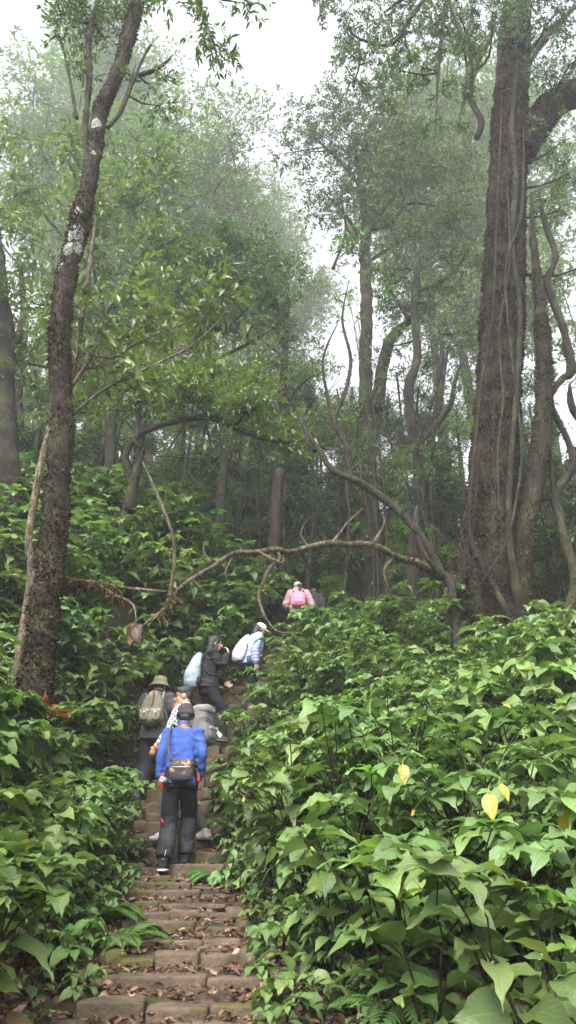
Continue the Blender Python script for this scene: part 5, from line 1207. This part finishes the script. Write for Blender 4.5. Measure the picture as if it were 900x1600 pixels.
# large yellow leaves hanging in the shrubs
ym,nt,out=mat('yellow_leaf'); n=noise(nt,30,3,.6); cc=mixc(nt,ramp(nt,n,[(.45,(0,0,0)),(.6,(1,1,1))]),(.34,.28,.035),(.12,.16,.03)); pp=N(nt,'ShaderNodeBsdfPrincipled',i_Roughness=.5); nt.links.new(cc,pp.inputs['Base Color']); tt=N(nt,'ShaderNodeBsdfTranslucent'); nt.links.new(cc,tt.inputs[0]); mm=N(nt,'ShaderNodeMixShader'); mm.inputs[0].default_value=.3; nt.links.new(pp.outputs[0],mm.inputs[1]); nt.links.new(tt.outputs[0],mm.inputs[2]); nt.links.new(mm.outputs[0],out.inputs[0])
for px,py,d,L,lab in ((763,1240,3.6,.13,'biggest bright yellow leaf hanging among the green shrubs at the right'),(780,1226,3.66,.09,'small yellow leaf hanging just behind the biggest yellow one'),(629,1195,4.1,.11,'yellow-green mottled leaf hanging left of the biggest yellow leaf'),(622,1360,3.55,.12,'long yellow-edged leaf hanging low in the right thicket'),(792,1100,5.2,.10,'round yellowish leaf near the foot of the giant trunk')):
    t=P(px,py,d); f=MB(); leaves(f,[[0,0,0]],[[random.uniform(-.5,.5),-.3,-1]],[[random.uniform(-.45,.45),-1,.3]],L,L*.56,tmpl_broad(.3,7,.10)); tube(f,[[0,0,0],[.01,.02,.03],[.03,.06,.05]],[.002]*3,4,.03)
    o=f.build('yellow_leaf',ym); o.location=t; tag(o,lab,'leaf')
# ---------------------------------------------------------------- air, sky, light, camera
hz=bpy.data.meshes.new('haze'); import bmesh
bm=bmesh.new(); bmesh.ops.create_cube(bm,size=1); bm.to_mesh(hz); bm.free()
ho=bpy.data.objects.new('haze',hz); link(ho); 
HX=(-330,330);HY=(-210,410);HZ=(-85,118)
m=bpy.data.materials.new('haze_air'); m.use_nodes=True; nt=m.node_tree; nt.nodes.clear(); out=nt.nodes.new('ShaderNodeOutputMaterial'); v=nt.nodes.new('ShaderNodeVolumePrincipled')
v.inputs['Color'].default_value=(.93,.95,.98,1); v.inputs['Density'].default_value=HAZE; v.inputs['Anisotropy'].default_value=.25
nt.links.new(v.outputs[0],out.inputs['Volume']); hz.materials.append(m)
zmin=float(ZZ.min())-1.2
ho.location=((HX[0]+HX[1])/2,(HY[0]+HY[1])/2,(zmin+HZ[1])/2); ho.scale=(HX[1]-HX[0],HY[1]-HY[0],HZ[1]-zmin)
tag(ho,'pale mist hanging in the forest','mist',kind='stuff')
w=bpy.data.worlds.new('World'); SC.world=w; w.use_nodes=True; nt=w.node_tree; nt.nodes.clear()
sky=nt.nodes.new('ShaderNodeTexSky'); sky.sky_type='NISHITA'; sky.sun_disc=False; sky.sun_elevation=rad(48); sky.sun_rotation=rad(200); sky.dust_density=6; sky.air_density=1.0; sky.ozone_density=1
bw=nt.nodes.new('ShaderNodeRGBToBW'); nt.links.new(sky.outputs[0],bw.inputs[0])
mx=nt.nodes.new('ShaderNodeMix'); mx.data_type='RGBA'; mx.inputs[0].default_value=.90; nt.links.new(sky.outputs[0],mx.inputs[6]); 
cl=nt.nodes.new('ShaderNodeVectorMath'); cl.operation='SCALE'; cl.inputs[0].default_value=(1.0,1.0,1.02); nt.links.new(bw.outputs[0],cl.inputs['Scale']); nt.links.new(cl.outputs[0],mx.inputs[7])
bgn=nt.nodes.new('ShaderNodeBackground'); bgn.inputs[1].default_value=.15; nt.links.new(mx.outputs[2],bgn.inputs[0]); wo=nt.nodes.new('ShaderNodeOutputWorld'); nt.links.new(bgn.outputs[0],wo.inputs[0])
sl=bpy.data.lights.new('sun','SUN'); sl.energy=SUN; sl.angle=rad(40); sl.color=(1,.97,.93); so=bpy.data.objects.new('sun',sl); link(so)
# sun behind the camera's left, high
so.rotation_euler=(rad(42),0,rad(-20))
cam=bpy.data.cameras.new('camera'); co=bpy.data.objects.new('camera',cam); link(co); cam.sensor_fit='VERTICAL'; cam.sensor_height=32; cam.lens=32*F/1600; cam.clip_end=2000; cam.clip_start=.05
co.location=(0,0,0); co.rotation_euler=(math.pi/2+TH,0,0); SC.camera=co
SC.view_settings.view_transform='Standard'; SC.view_settings.look='None'; SC.view_settings.gamma=1; SC.view_settings.exposure=EXPO
cy=SC.cycles; cy.use_denoising=True; cy.max_bounces=7; cy.diffuse_bounces=3; cy.glossy_bounces=2; cy.transmission_bounces=4; cy.volume_bounces=VB; cy.transparent_max_bounces=4
cy.sample_clamp_indirect=6; cy.caustics_reflective=False; cy.caustics_refractive=False
print('total verts',sum(len(me.vertices) for me in bpy.data.meshes), 'objs',len(bpy.data.objects))
